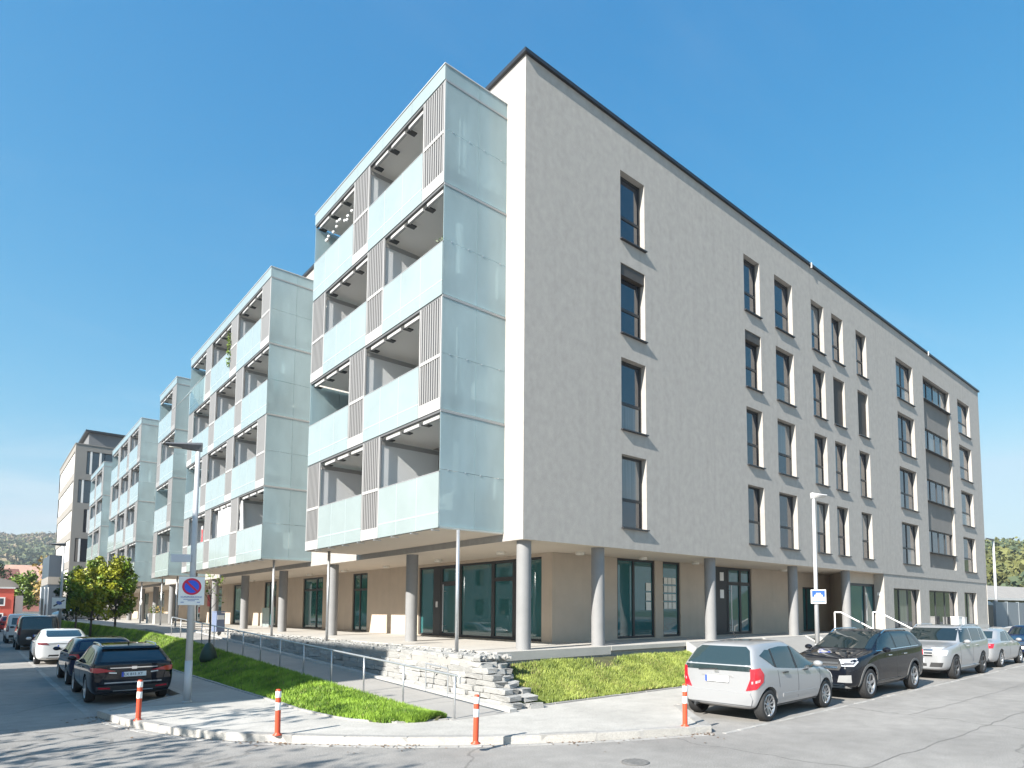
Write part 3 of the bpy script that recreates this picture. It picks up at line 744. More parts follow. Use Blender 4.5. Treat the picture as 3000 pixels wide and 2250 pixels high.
def hull(rings, name):
    """rings rear to front: (xl, xb, xt, zb, zbelt, ztop, w, wt); returns smooth subdivided mesh"""
    bm = bmesh.new(); RR = []
    for (xl, xb, xt, zb, zl, zt, w_, wt) in rings:
        half = [(0, zb), (.78 * w_, zb), (.94 * w_, zb + .05), (.995 * w_, zb + .34 * (zl - zb)), (w_, zb + .70 * (zl - zb)), (.972 * w_, zl - .012),
                (.945 * w_ + .0, zl + .012), (.5 * (.945 * w_ + wt), .5 * (zl + zt) - .0), (wt, zt - .055), (wt * .82, zt - .012), (0, zt)]
        pts = []
        for (y, z) in half:
            if z <= zl: t = (z - zb) / max(1e-4, zl - zb); x = xl + (xb - xl) * t
            else: t = (z - zl) / max(1e-4, zt - zl); x = xb + (xt - xb) * min(1, t)
            pts.append((x, y, z))
        ring = [bm.verts.new(p) for p in pts] + [bm.verts.new((x, -y, z)) for (x, y, z) in pts[-2:0:-1]]
        RR.append(ring)
    n = len(RR[0])
    for a, b in zip(RR, RR[1:]):
        for i in range(n): j = (i + 1) % n; bm.faces.new((a[i], b[i], b[j], a[j]))
    for ring, flip in ((RR[0], False), (RR[-1], True)):
        for i in range(10):
            a, b = ring[i], ring[i + 1]; c, d = ring[(n - i - 1) % n], ring[(n - i) % n]
            vs = [a, b, c, d]; vs = [v for k, v in enumerate(vs) if v not in vs[:k]]
            if flip: vs = vs[::-1]
            if len(vs) > 2: bm.faces.new(vs)
    bmesh.ops.recalc_face_normals(bm, faces=bm.faces)
    me = bpy.data.meshes.new(name); bm.to_mesh(me); bm.free()
    o = bpy.data.objects.new(name, me); COL.objects.link(o)
    md = o.modifiers.new('s', 'SUBSURF'); md.levels = 2; md.render_levels = 2
    dg = bpy.context.evaluated_depsgraph_get(); m2 = bpy.data.meshes.new_from_object(o.evaluated_get(dg))
    bpy.data.objects.remove(o); bpy.data.meshes.remove(me)
    return m2
def cut_arches(me, axles, r, W):
    o = bpy.data.objects.new('tmp', me); COL.objects.link(o); cut = []
    for x in axles:
        for s in (-1, 1):
            mb = MB(); mb.tube((x, s * (W / 2 - .30), r * .98), (x, s * (W / 2 + .3), r * .98), r * 1.19, k=36)
            me_c = mb.mesh('cut'); c = bpy.data.objects.new('cut', me_c); COL.objects.link(c); cut.append(c)
            md = o.modifiers.new('b', 'BOOLEAN'); md.operation = 'DIFFERENCE'; md.object = c; md.solver = 'EXACT'
    dg = bpy.context.evaluated_depsgraph_get(); m2 = bpy.data.meshes.new_from_object(o.evaluated_get(dg))
    bpy.data.objects.remove(o)
    for c in cut: bpy.data.objects.remove(c)
    return m2

class Car:
    def __init__(s, name, spec, body, loc, rz, label, group, rim=None, spokes=5):
        s.root = empty(name, loc, rz, label=label, cat='car' if 'van' not in name else 'van', group=group)
        s.spec = spec; L, W, wb, r = spec['L'], spec['W'], spec['wb'], spec['r']
        me = hull(spec['rings'], 'body'); s.bvh = BVHTree.FromPolygons([v.co.copy() for v in me.vertices], [tuple(p.vertices) for p in me.polygons])
        m2 = cut_arches(me, (-wb / 2, wb / 2), r, W)
        m2.materials.clear(); m2.materials.append(body); smooth_angle(m2, .7)
        s.body = link('body', m2, None, s.root)
        # dark inner arches and floor
        mb = MB(); xr = spec['rings'][0][0]; xf = spec['rings'][-1][0]
        mb.box(xr + .3, xf - .3, -W / 2 + .33, W / 2 - .33, .2, .62); mb.build('underbody', TRIM, s.root)
        key = (round(r, 3), spokes, (rim or RIM).name)
        if key not in Car.wheels: Car.wheels[key] = s.wheel_meshes(r, spokes, rim or RIM)
        ty, ri, hb = Car.wheels[key]
        for x in (-wb / 2, wb / 2):
            for sd in (-1, 1):
                t = link('wheel', ty, None, s.root, loc=(x, sd * (W / 2 - .115), r), rot=(0, 0, 0 if sd < 0 else math.pi))
                link('rim', ri, None, t); link('wheel_well_hub', hb, None, t)
    wheels = {}
    @staticmethod
    def wheel_meshes(r, spokes, rm):
        w_ = .105; ri = r * .70
        ty = MB().lathe([(ri, -w_ + .01), (r * .90, -w_), (r * .975, -w_ * .8), (r, -w_ * .45), (r, w_ * .45), (r * .975, w_ * .8), (r * .90, w_), (ri, w_ - .01), (ri, -w_ + .01)], k=36, axis='y').mesh('tyre', TYRE, True)
        m = MB().lathe([(ri + .004, -w_ + .012), (ri - .012, -w_ + .006), (ri - .03, -w_ + .03), (ri - .035, 0)], k=36, axis='y')
        for i in range(spokes):
            t = 2 * math.pi * i / spokes + .3; c, sn = math.cos(t), math.sin(t); pw = (.36 if spokes < 8 else .2) * ri / 2
            def P(rad, side, y): return (rad * c - side * sn, y, rad * sn + side * c)
            a = [P(.03, -pw * .9, -w_ + .045), P(.03, pw * .9, -w_ + .045), P(ri - .02, pw * .55, -w_ + .015), P(ri - .02, -pw * .55, -w_ + .015)]
            b = [P(.03, -pw * .9, -w_ + .075), P(.03, pw * .9, -w_ + .075), P(ri - .02, pw * .55, -w_ + .05), P(ri - .02, -pw * .55, -w_ + .05)]
            n = len(m.v); m.v += a + b; m.f += [tuple(n + q for q in f) for f in ((0, 1, 2, 3), (7, 6, 5, 4), (0, 4, 5, 1), (1, 5, 6, 2), (2, 6, 7, 3), (3, 7, 4, 0))]
        m.lathe([(0, -w_ + .03), (.035, -w_ + .032), (.05, -w_ + .05), (.05, -w_ + .08)], k=16, axis='y')
        me = m.mesh('rim', rm); smooth_angle(me, .5)
        hb = MB().lathe([(0, -w_ + .11), (ri - .03, -w_ + .11)], k=24, axis='y').mesh('disc', mat('brake_disc', (.05, .05, .05), .5))
        return ty, me, hb
    def patch(s, d, poly, off, m, name, parent=None, grid=.07, skirt=.012):
        d = Vector((d[0], d[1], 0)).normalized(); u = Vector((-d.y, d.x, 0))
        bm = bmesh.new(); f = bm.faces.new([bm.verts.new((p[0], p[1], 0)) for p in poly])
        us = [p[0] for p in poly]; vs = [p[1] for p in poly]
        for ax, lo, hi in ((0, min(us), max(us)), (1, min(vs), max(vs))):
            k = max(1, int((hi - lo) / grid))
            for i in range(1, k):
                c = [0, 0, 0]; c[ax] = lo + (hi - lo) * i / k; nn = [0, 0, 0]; nn[ax] = 1
                bmesh.ops.bisect_plane(bm, geom=bm.verts[:] + bm.edges[:] + bm.faces[:], plane_co=c, plane_no=nn)
        nor = {}; last = None
        for v in bm.verts:
            o = u * v.co.x + Vector((0, 0, v.co.y)) - d * 6
            hit, n_, _, _ = s.bvh.ray_cast(o, d)
            if hit is None:
                hit, n_, _, _ = s.bvh.find_nearest(u * v.co.x + Vector((0, 0, v.co.y)) - d * (s.spec['L'] / 2 if abs(d.x) > .3 else s.spec['W'] / 2)); n_ = -d
            if n_.dot(d) > 0: n_ = -n_
            nor[v] = (n_ * .6 - d * .4).normalized(); v.co = hit
        be = [e for e in bm.edges if len(e.link_faces) == 1]
        for v, nn in nor.items(): v.co = v.co + nn * off
        r = bmesh.ops.extrude_edge_only(bm, edges=be)
        for v in [g for g in r['geom'] if isinstance(g, bmesh.types.BMVert)]:
            best = min(nor, key=lambda q: (q.co - v.co).length_squared); v.co = v.co - nor[best] * (off + skirt)
        bmesh.ops.recalc_face_normals(bm, faces=bm.faces)
        me = bpy.data.meshes.new(name); bm.to_mesh(me); bm.free(); me.materials.append(m); smooth_angle(me, .6)
        return link(name, me, None, parent or s.root)
    def side(s, poly, off, m, name, both=True, par=None):
        out = []
        for sd in ((-1, 1) if both else (-1,)):
            if sd < 0: out.append(s.patch((0, 1), [(-x, z) for x, z in poly], off, m, name))
            else: out.append(s.patch((0, -1), [(x, z) for x, z in poly], off, m, name))
        return out
    def rear(s, poly, off, m, name, mirror=False, parent=None):
        o = s.patch((1, 0), poly, off, m, name, parent)
        if mirror: s.patch((1, 0), [(-y, z) for y, z in poly][::-1], off, m, name, parent)
        return o
    def front(s, poly, off, m, name, mirror=False, parent=None):
        o = s.patch((-1, 0), [(-y, z) for y, z in poly], off, m, name, parent)
        if mirror: s.patch((-1, 0), [(y, z) for y, z in poly][::-1], off, m, name, parent)
        return o
    def corner(s, fx, x0, y0, rel, off, m, name, k=1.0):
        """wrap-around lamp: fx=-1 rear / 1 front; rel polygon (du, z) with du>0 towards the side"""
        for sd in (-1, 1):
            d = Vector((-fx, -sd * k, 0)).normalized(); u = Vector((-d.y, d.x, 0)); u0 = u.dot(Vector((x0, sd * y0, 0)))
            # direction of u towards the side of the car
            sg = 1 if u.dot(Vector((-fx, sd, 0))) > 0 else -1
            s.patch(d, [(u0 + sg * du, z) for du, z in rel], off, m, name)
    def box(s, name, m, x, y, z, sx, sy, sz, rz=0, both=False, bevel=.02):
        for sd in ((1, -1) if both else (1,)):
            o = MB().box(-sx / 2, sx / 2, -sy / 2, sy / 2, -sz / 2, sz / 2).build(name, m, s.root, bevel=bevel)
            o.location = (x, y * sd, z); o.rotation_euler = (0, 0, rz * sd)
    def plate(s, fx, z, txt=None, w_=.52, h=.115):
        o = Vector((6 * fx, 0, z)); hit, n_, _, _ = s.bvh.ray_cast(o, Vector((-fx, 0, 0)))
        x = hit.x + fx * .02
        p = MB().box(-.008, .008, -w_ / 2, w_ / 2, -h / 2, h / 2).build('number_plate', PLATE, s.root); p.location = (x, 0, z)
        ps = 1 if fx > 0 else -1
        b = MB().box(.008 * ps, .011 * ps, -ps * w_ / 2, -ps * (w_ / 2 - .045), -h / 2, h / 2).build('plate_band', PBLUE, p)
        b2 = MB()
        for zz in (-h / 2 + .004, h / 2 - .008): b2.box(.008 * ps, .0095 * ps, -w_ / 2 + .05, w_ / 2, zz, zz + .004)
        if txt:
            t = link('lettering', text_mesh(txt, .088, INK), None, p); t.location = (.010 * fx, 0.012 * -fx, -.003)
            t.rotation_euler = (math.pi / 2, 0, math.pi / 2 * fx)
    def mirrors(s, x, y, z, m):
        for sd in (-1, 1):
            o = MB().ball((0, 0, 0), 1, 14, 8, .075, .105, .068).build('wing_mirror', m, s.root, smooth=True); o.location = (x, sd * (y + .10), z)
            MB().box(-.02, .03, -.13 * sd, 0, -.05, -.02).build('mirror_arm', TRIM, o)
    def handles(s, xs, z, m):
        for x in xs:
            for sd in (-1, 1):
                hit, n_, _, _ = s.bvh.ray_cast(Vector((x, 5 * sd, z)), Vector((0, -sd, 0)))
                if hit: o = MB().box(-.1, .1, -.018, .018, -.013, .013).build('door_handle', m, s.root, bevel=.008); o.location = (x, hit.y + sd * .018, z)
    def rails(s, x0, x1, y, z, m):
        for sd in (-1, 1):
            mb = MB(); pts = []
            for i in range(9):
                t = i / 8; x = x0 + (x1 - x0) * t
                hit, _, _, _ = s.bvh.ray_cast(Vector((x, y * sd, 5)), Vector((0, 0, -1))); zz = hit.z if hit else z
                pts.append((x, y * sd, zz + (.0 if i in (0, 8) else .045)))
            mb.path(pts, .018); mb.build('roof_rail', m, s.root)
def seam(c, x0, z0, x1, z1, wd=.009):
    """thin dark shut line on both flanks"""
    dx, dz = x1 - x0, z1 - z0; l = math.hypot(dx, dz); nx, nz = -dz / l * wd / 2, dx / l * wd / 2
    c.side([(x0 - nx, z0 - nz), (x1 - nx, z1 - nz), (x1 + nx, z1 + nz), (x0 + nx, z0 + nz)], .0022, TRIM, 'door_gap')
def arc_band(cx, cz, r0, r1, a0, a1, n=12):
    o = [(cx + r1 * math.cos(a0 + (a1 - a0) * i / n), cz + r1 * math.sin(a0 + (a1 - a0) * i / n)) for i in range(n + 1)]
    return o + [(cx + r0 * math.cos(a0 + (a1 - a0) * i / n), cz + r0 * math.sin(a0 + (a1 - a0) * i / n)) for i in range(n, -1, -1)]

def two_box(L, W, H, wb, fo, r, belt, hood, ws_top, cowl, roof_rear, nose=.72, gc=.2, tumble=.78, bonnet=None, belt_f=None):
    ro = L - wb - fo; xr, xf = -wb / 2 - ro, wb / 2 + fo; w_ = W / 2; wt = w_ * tumble; bn = bonnet or hood; bf = belt_f or belt - .01; bm_ = (belt + bf) / 2
    rg = [(xr + .05, xr + .02, roof_rear - .02, gc + .10, belt + .06, H - .075, w_ * .86, wt * .88),
          (xr + .10, xr + .07, roof_rear + .04, gc + .06, belt + .06, H - .045, w_ * .955, wt * .97),
          (xr + .30, xr + .32, roof_rear + .26, gc, belt + .05, H - .02, w_ * .99, wt),
          (-wb / 2, -wb / 2, min(-wb / 2 + .25, roof_rear + .75), gc, belt + .03, H, w_, wt),
          (-.35, -.35, -.2, gc, bm_ + .01, H + .004, w_, wt),
          (ws_top - .30, ws_top - .30, ws_top - .30, gc, bm_, H - .01, w_, wt),
          (ws_top + .06, ws_top + .06, ws_top + .02, gc, bf + .01, H - .055, w_, wt * .985),
          (cowl - .05, cowl - .05, cowl - .08, gc, bf - .02, hood + .055, w_ * .995, wt * 1.0),
          (cowl + .10, cowl + .10, cowl + .08, gc, hood - .07, hood + .0, w_ * .99, wt * 1.03),
          (wb / 2 + .05, wb / 2 + .05, wb / 2, gc, (hood + bn) / 2 - .085, (hood + bn) / 2 + .0, w_ * .985, wt * 1.02),
          (xf - .32, xf - .34, xf - .36, gc + .02, nose + (bn - nose) * .45 - .04, bn - .03, w_ * .95, wt * .97),
          (xf - .10, xf - .10, xf - .16, gc + .05, nose - .03, nose + .04, w_ * .86, wt * .88),
          (xf, xf - .03, xf - .10, gc + .10, nose - .10, nose - .02, w_ * .70, wt * .72)]
    return dict(L=L, W=W, H=H, wb=wb, r=r, rings=rg, xr=xr, xf=xf)
def three_box(L, W, H, wb, fo, r, belt, hood, ws_top, cowl, roof_rear, deck_x, deck, nose=.68, gc=.18, tumble=.76, tail=.95):
    ro = L - wb - fo; xr, xf = -wb / 2 - ro, wb / 2 + fo; w_ = W / 2; wt = w_ * tumble
    rg = [(xr + .03, xr + .0, xr + .03, gc + .12, tail - .16, tail - .04, w_ * .74, wt * .80),
          (xr + .12, xr + .09, xr + .10, gc + .06, tail - .06, tail + .03, w_ * .90, wt * .95),
          (xr + .35, xr + .35, xr + .35, gc, deck - .06, deck + .02, w_ * .97, wt * 1.02),
          (deck_x - .05, deck_x - .05, deck_x - .02, gc, belt - .0, deck + .05, w_ * .99, wt * 1.0),
          (deck_x + .16, deck_x + .16, deck_x + .18, gc, belt + .01, deck + .14, w_ * 1.0, wt * .98),
          (roof_rear, roof_rear, roof_rear - .05, gc, belt + .01, H - .05, w_, wt * .98),
          (roof_rear + .35, roof_rear + .35, roof_rear + .35, gc, belt, H - .008, w_, wt),
          (ws_top - .25, ws_top - .25, ws_top - .25, gc, belt - .01, H - .005, w_, wt),
          (ws_top + .06, ws_top + .06, ws_top + .02, gc, belt - .015, H - .05, w_, wt * .985),
          (cowl - .05, cowl - .05, cowl - .08, gc, belt - .03, hood + .05, w_ * .995, wt),
          (cowl + .10, cowl + .10, cowl + .08, gc, hood - .08, hood, w_ * .99, wt * 1.03),
          (wb / 2 + .05, wb / 2 + .05, wb / 2, gc, hood - .13, hood - .06, w_ * .98, wt * 1.02),
          (xf - .32, xf - .34, xf - .36, gc + .02, nose - .01, nose + .08, w_ * .93, wt * .97),
          (xf - .10, xf - .10, xf - .16, gc + .05, nose - .07, nose + .01, w_ * .84, wt * .88),
          (xf, xf - .03, xf - .10, gc + .10, nose - .14, nose - .06, w_ * .68, wt * .72)]
    return dict(L=L, W=W, H=H, wb=wb, r=r, rings=rg, xr=xr, xf=xf)
GR = 'cars parked along the main street kerb'; GL = 'cars parked along the side street kerb'

# --- silver compact hatchback, rear view, nearest on the main street
s = two_box(3.78, 1.73, 1.525, 2.53, .73, .305, 1.0, .93, .08, 1.14, -1.47, nose=.68, gc=.2, tumble=.74, belt_f=.92)
c = Car('hatchback_car', s, SILVER, (2.63, -4.99, 0), R(2), 'silver compact hatchback seen from behind beside the orange bollard', GR, spokes=10)
c.rear([(-.70, 0.962), (.70, 0.962), (.735, 1.029), (.60, 1.347), (.50, 1.419), (-.50, 1.419), (-.60, 1.347), (-.735, 1.029)], .006, CGLASS_L, 'rear_window')
c.corner(-1, s['xr'] + .10, .80, [(-.17, 0.5964), (.0, 0.6349), (.17, 0.7696), (.19, 0.9139), (.10, 1.029), (-.10, 1.01), (-.10, 0.8273)], .012, REDL, 'tail_lamp')
c.corner(-1, s['xr'] + .10, .80, [(-.08, 0.7311), (.08, 0.7696), (.09, 0.8177), (-.08, 0.7792)], .016, mat('lamp_pink', (.75, .35, .35), .2), 'reversing_lamp')
c.rear([(-.70, 0.3271), (.70, 0.3271), (.74, 0.4425), (.70, 0.5628), (-.70, 0.5628), (-.74, 0.4425)], .028, SILVER, 'rear_bumper')
c.rear([(-.36, 0.8417), (.36, 0.8417), (.33, 0.8706), (-.33, 0.8706)], .010, mat('grey_trim', (.25, .25, .25), .4), 'plate_lamp_strip')
c.plate(-1, .795, 'L  575 HY')
c.rear([(-.05, 0.9187), (.05, 0.9187), (.05, 0.962), (-.05, 0.962)], .018, CHROME, 'badge')
c.rear([(-.02, 0.9764), (.42, 0.9476), (.42, 0.962), (-.02, 0.9957)], .02, TRIM, 'rear_wiper')
c.side([(-1.42, 1.251), (-1.02, 1.029), (-1.0, 1.347), (-1.15, 1.356)], .006, CGLASS_L, 'quarter_window')
c.side([(-.93, 1.01), (-.14, 0.9476), (-.14, 1.39), (-.55, 1.4), (-.93, 1.371)], .006, CGLASS_L, 'side_window')
c.side([(-.04, 0.9428), (.98, 0.9091), (.62, 1.135), (.22, 1.323), (-.04, 1.385)], .006, CGLASS_L, 'side_window')
c.side([(-1.01, 1.02), (-.925, 1.005), (-.925, 1.371), (-1.0, 1.356)], .004, TRIM, 'pillar_trim'); c.side([(-.145, 0.9476), (-.035, 0.9476), (-.035, 1.39), (-.145, 1.39)], .004, TRIM, 'pillar_trim')
c.front([(-.64, 0.9909), (.64, 0.9909), (.54, 1.376), (-.54, 1.376)], .006, CGLASS_L, 'windscreen')
seam(c, -.06, .36, -.06, 1.0); seam(c, .95, .36, .98, .95); seam(c, -.86, .62, -.92, 1.02)
c.side([(-.72, 0.4233), (.72, 0.4137), (.72, 0.481), (-.72, 0.4906)], .012, SILVER, 'rub_strip')
c.corner(1, s['xf'] - .14, .72, [(-.16, 0.5964), (.14, 0.6349), (.20, 0.7888), (.0, 0.8081)], .01, CLEAR, 'head_lamp')
c.side([(-.9, 0.1924), (.9, 0.1924), (.9, 0.2886), (-.9, 0.2886)], .004, TRIM, 'sill_trim')
c.mirrors(.72, .82, 1.0, SILVER); c.handles((-.62, 0.2886), .90, TRIM)
MB().tube((-1.05, 0, 1.58), (-1.12, 0, 1.68), .012).build('roof_aerial', TRIM, c.root)
MB().tube((s['xr'] + .25, .5, .27), (s['xr'] - .01, .5, .26), .03).build('exhaust_pipe', DARK, c.root)

# --- black SUV facing the camera
s = two_box(4.63, 1.84, 1.63, 2.85, .86, .36, 1.13, 1.14, .22, 1.02, -1.88, nose=.90, gc=.24, tumble=.78, bonnet=1.06)
c = Car('suv_car', s, BLACK, (7.55, -4.96, 0), R(180), 'glossy black SUV with chrome grille parked facing the hatchback', GR, spokes=5)
c.front([(-.73, 1.17), (.73, 1.17), (.66, 1.50), (.58, 1.575), (-.58, 1.575), (-.66, 1.50)], .006, CGLASS, 'windscreen')
c.front([(-.50, .70), (.50, .70), (.55, .78), (.50, .95), (-.50, .95), (-.55, .78)], .012, TRIM, 'grille')
for z in (.77, .86): c.front([(-.47, z - .022), (.47, z - .022), (.47, z + .022), (-.47, z + .022)], .026, CHROME, 'grille_bar')
c.front([(-.05, .79), (.05, .79), (.05, .87), (-.05, .87)], .036, CHROME, 'badge')
c.corner(1, s['xf'] - .14, .72, [(-.18, .80), (.08, .80), (.22, .90), (.22, .97), (-.16, .95)], .012, CLEAR, 'head_lamp')
c.corner(1, s['xf'] - .14, .72, [(-.14, .835), (.06, .835), (.14, .89), (-.10, .885)], .016, mat('lamp_dark', (.1, .1, .11), .2), 'lamp_insert')
c.front([(.46, .42), (.76, .42), (.76, .60), (.50, .58)], .012, mat('grey_trim'), 'bumper_vent', mirror=True)
c.front([(-.70, .30), (.70, .30), (.60, .385), (-.60, .385)], .03, CHROME, 'skid_plate')
c.plate(1, .56, None)
c.side([(-1.78, 1.20), (-1.32, 1.17), (-1.32, 1.48), (-1.52, 1.46)], .006, CGLASS, 'quarter_window')
c.side([(-1.24, 1.165), (-.30, 1.15), (-.30, 1.53), (-1.24, 1.505)], .006, CGLASS, 'side_window')
c.side([(-.20, 1.15), (.86, 1.14), (.45, 1.40), (.12, 1.53), (-.20, 1.535)], .006, CGLASS, 'side_window')
c.side([(-1.84, 1.165), (.92, 1.115), (.92, 1.132), (-1.84, 1.182)], .007, CHROME, 'window_trim')
for x in (-1.425, 1.425): c.side(arc_band(x, .36, .425, .485, R(-5), R(185)), .014, mat('cladding_grey', (.10, .10, .10), .6), 'arch_trim')
c.side([(-.95, .27), (.95, .27), (.95, .41), (-.95, .41)], .014, mat('cladding_grey'), 'sill_trim')
seam(c, -.25, .45, -.25, 1.12); seam(c, .92, .45, 1.0, 1.08)
c.mirrors(.72, .92, 1.15, BLACK); c.handles((-.75, .25), 1.0, CHROME); c.rails(-1.6, .15, .66, 1.64, CHROME)
c.rear([(-.66, 1.18), (.66, 1.18), (.58, 1.55), (-.58, 1.55)], .006, CGLASS, 'rear_window')
c.corner(-1, s['xr'] + .08, .82, [(-.15, .90), (.15, .90), (.15, 1.05), (-.15, 1.05)], .012, REDL, 'tail_lamp')

# --- silver boxy SUV facing the camera
s = two_box(4.53, 1.85, 1.655, 2.755, .86, .36, 1.10, 1.12, .35, .95, -1.98, nose=.93, gc=.24, tumble=.82, bonnet=1.06)
c = Car('suv_car', s, SILVER, (14.07, -4.90, 0), R(180), 'silver boxy SUV with large headlamps parked behind the black SUV', GR, spokes=5, rim=RIM_D)
c.front([(-.75, 1.16), (.75, 1.16), (.68, 1.55), (-.68, 1.55)], .006, CGLASS, 'windscreen')
c.front([(-.48, .70), (.48, .70), (.56, .93), (-.56, .93)], .012, mat('grey_trim'), 'grille')
for z in (.74, .82, .90): c.front([(-.48, z - .018), (.48, z - .018), (.48, z + .018), (-.48, z + .018)], .026, CHROME, 'grille_bar')
c.corner(1, s['xf'] - .14, .72, [(-.20, .76), (.12, .74), (.22, .88), (.16, .98), (-.18, .97)], .012, CLEAR, 'head_lamp')
c.front([(.40, .40), (.72, .40), (.76, .53), (.44, .53)], .012, TRIM, 'bumper_vent', mirror=True)
c.front([(-.32, .42), (.32, .42), (.32, .50), (-.32, .50)], .012, TRIM, 'lower_grille')
c.plate(1, .58, None)
c.side([(-1.80, 1.16), (-1.36, 1.14), (-1.36, 1.52), (-1.70, 1.52)], .006, CGLASS, 'quarter_window')
c.side([(-1.28, 1.14), (-.35, 1.13), (-.35, 1.55), (-1.28, 1.53)], .006, CGLASS, 'side_window')
c.side([(-.25, 1.13), (.80, 1.12), (.50, 1.42), (.32, 1.55), (-.25, 1.555)], .006, CGLASS, 'side_window')
c.side([(-.95, .26), (.95, .26), (.95, .36), (-.95, .36)], .05, mat('step_grey', (.35, .36, .37), .4, metal=.5), 'running_board')
seam(c, -.30, .45, -.30, 1.1); seam(c, .92, .45, .98, 1.05)
c.mirrors(.66, .92, 1.14, SILVER); c.handles((-.75, .2), .99, SILVER); c.rails(-1.7, .25, .70, 1.67, STEEL)

# --- silver saloon seen from behind
s = three_box(4.60, 1.78, 1.45, 2.76, .80, .32, .93, .93, .28, 1.10, -.98, -1.62, 1.0, nose=.68, tail=.93)
c = Car('saloon_car', s, SILVER, (20.05, -4.70, 0), R(0), 'silver saloon car with red tail lamps parked beyond the silver SUV', GR, spokes=5)
c.rear([(-.62, 1.07), (.62, 1.07), (.54, 1.33), (-.54, 1.33)], .006, CGLASS_L, 'rear_window')
c.corner(-1, s['xr'] + .10, .76, [(-.22, .72), (.10, .74), (.20, .90), (-.12, .89)], .012, REDL, 'tail_lamp')
c.plate(-1, .70, None)
c.side([(-1.20, .98), (-.25, .955), (-.25, 1.33), (-.72, 1.30)], .006, CGLASS_L, 'side_window')
c.side([(-.15, .955), (.92, .945), (.48, 1.22), (.2, 1.33), (-.15, 1.335)], .006, CGLASS_L, 'side_window')
seam(c, -.2, .4, -.2, .95); seam(c, .95, .4, 1.0, .92)
c.mirrors(.76, .86, .98, SILVER); c.handles((-.75, .3), .86, SILVER)
c.front([(-.6, 1.0), (.6, 1.0), (.52, 1.32), (-.52, 1.32)], .006, CGLASS_L, 'windscreen')

# --- dark car facing the camera at the far end of the row
s = three_box(4.70, 1.82, 1.46, 2.80, .82, .33, .95, .96, .25, 1.05, -1.0, -1.65, 1.02, nose=.74, tail=.95)
c = Car('saloon_car', s, NAVY, (27.0, -4.75, 0), R(180), 'dark blue car facing the street at the far end of the row', GR, spokes=5)
c.front([(-.64, 1.02), (.64, 1.02), (.54, 1.33), (-.54, 1.33)], .006, CGLASS, 'windscreen')
c.front([(-.42, .56), (.42, .56), (.45, .74), (-.45, .74)], .012, TRIM, 'grille')
for z in (.62, .69): c.front([(-.4, z - .015), (.4, z - .015), (.4, z + .015), (-.4, z + .015)], .024, CHROME, 'grille_bar')
c.corner(1, s['xf'] - .14, .70, [(-.18, .64), (.16, .66), (.2, .76), (-.14, .76)], .012, CLEAR, 'head_lamp')
c.plate(1, .46, None); c.mirrors(.74, .9, 1.0, NAVY)
c.side([(-1.20, 1.0), (-.25, .975), (-.25, 1.33), (-.72, 1.30)], .006, CGLASS, 'side_window')
c.side([(-.15, .975), (.9, .965), (.48, 1.22), (.2, 1.33), (-.15, 1.335)], .006, CGLASS, 'side_window')

# --- left row: black estate car seen from behind
s = two_box(4.65, 1.80, 1.45, 2.70, .93, .335, .95, .97, .30, 1.12, -1.72, nose=.74, gc=.2, tumble=.74, bonnet=.88)
c = Car('estate_car', s, BLUE, (-7.26, 7.24, 0), R(90), 'black estate car with red tail lamps parked beside the no parking sign', GL, spokes=5); c.root.scale = (0.91,) * 3
c.rear([(-.70, .985), (.70, .985), (.68, 1.06), (.57, 1.31), (-.57, 1.31), (-.68, 1.06)], .006, CGLASS, 'rear_window')
c.rear([(-.62, 1.32), (.62, 1.32), (.60, 1.365), (-.60, 1.365)], .05, BLUE, 'roof_spoiler')
c.corner(-1, s['xr'] + .08, .80, [(-.34, .82), (-.05, .79), (.22, .84), (.22, .93), (-.10, .905)], .012, REDL, 'tail_lamp')
c.rear([(-.50, .885), (.50, .885), (.50, .91), (-.50, .91)], .016, CHROME, 'chrome_strip')
c.rear([(-.055, .86), (.055, .86), (.055, .93), (-.055, .93)], .03, CHROME, 'badge')
c.rear([(.36, .755), (.52, .77), (.52, .80), (.36, .785)], .012, CLEAR, 'reversing_lamp', mirror=True)
c.plate(-1, .735, 'LX 815 XT')
c.rear([(-.74, .48), (.74, .48), (.80, .62), (.76, .75), (.68, .75), (.64, .60), (-.64, .60), (-.68, .75), (-.76, .75), (-.80, .62)], .03, BLUE, 'rear_bumper')
c.rear([(-.60, .525), (.60, .525), (.60, .555), (-.60, .555)], .04, CHROME, 'bumper_trim')
c.rear([(.48, .385), (.72, .40), (.72, .44), (.48, .42)], .016, REDL, 'reflector', mirror=True)
c.rear([(-.42, .325), (.42, .325), (.42, .35), (-.42, .35)], .016, CHROME, 'skid_trim')
c.rear([(-.76, .27), (.76, .27), (.76, .46), (-.76, .46)], .012, TRIM, 'lower_valance')
c.side([(-1.76, 1.03), (-1.36, .995), (-1.36, 1.27), (-1.60, 1.235)], .006, CGLASS, 'quarter_window')
c.side([(-1.28, .995), (-.30, .975), (-.30, 1.335), (-1.28, 1.29)], .006, CGLASS, 'side_window')
c.side([(-.20, .975), (.95, .96), (.50, 1.21), (.20, 1.325), (-.20, 1.34)], .006, CGLASS, 'side_window')
seam(c, -.25, .4, -.25, .96); seam(c, .98, .4, 1.02, .93)
c.mirrors(.80, .88, 1.0, BLUE); c.handles((-.75, .25), .86, BLUE); c.rails(-1.5, .1, .60, 1.44, CHROME)
MB().tube((-1.3, 0, 1.43), (-1.42, 0, 1.51), .02, .006).build('roof_aerial', TRIM, c.root)

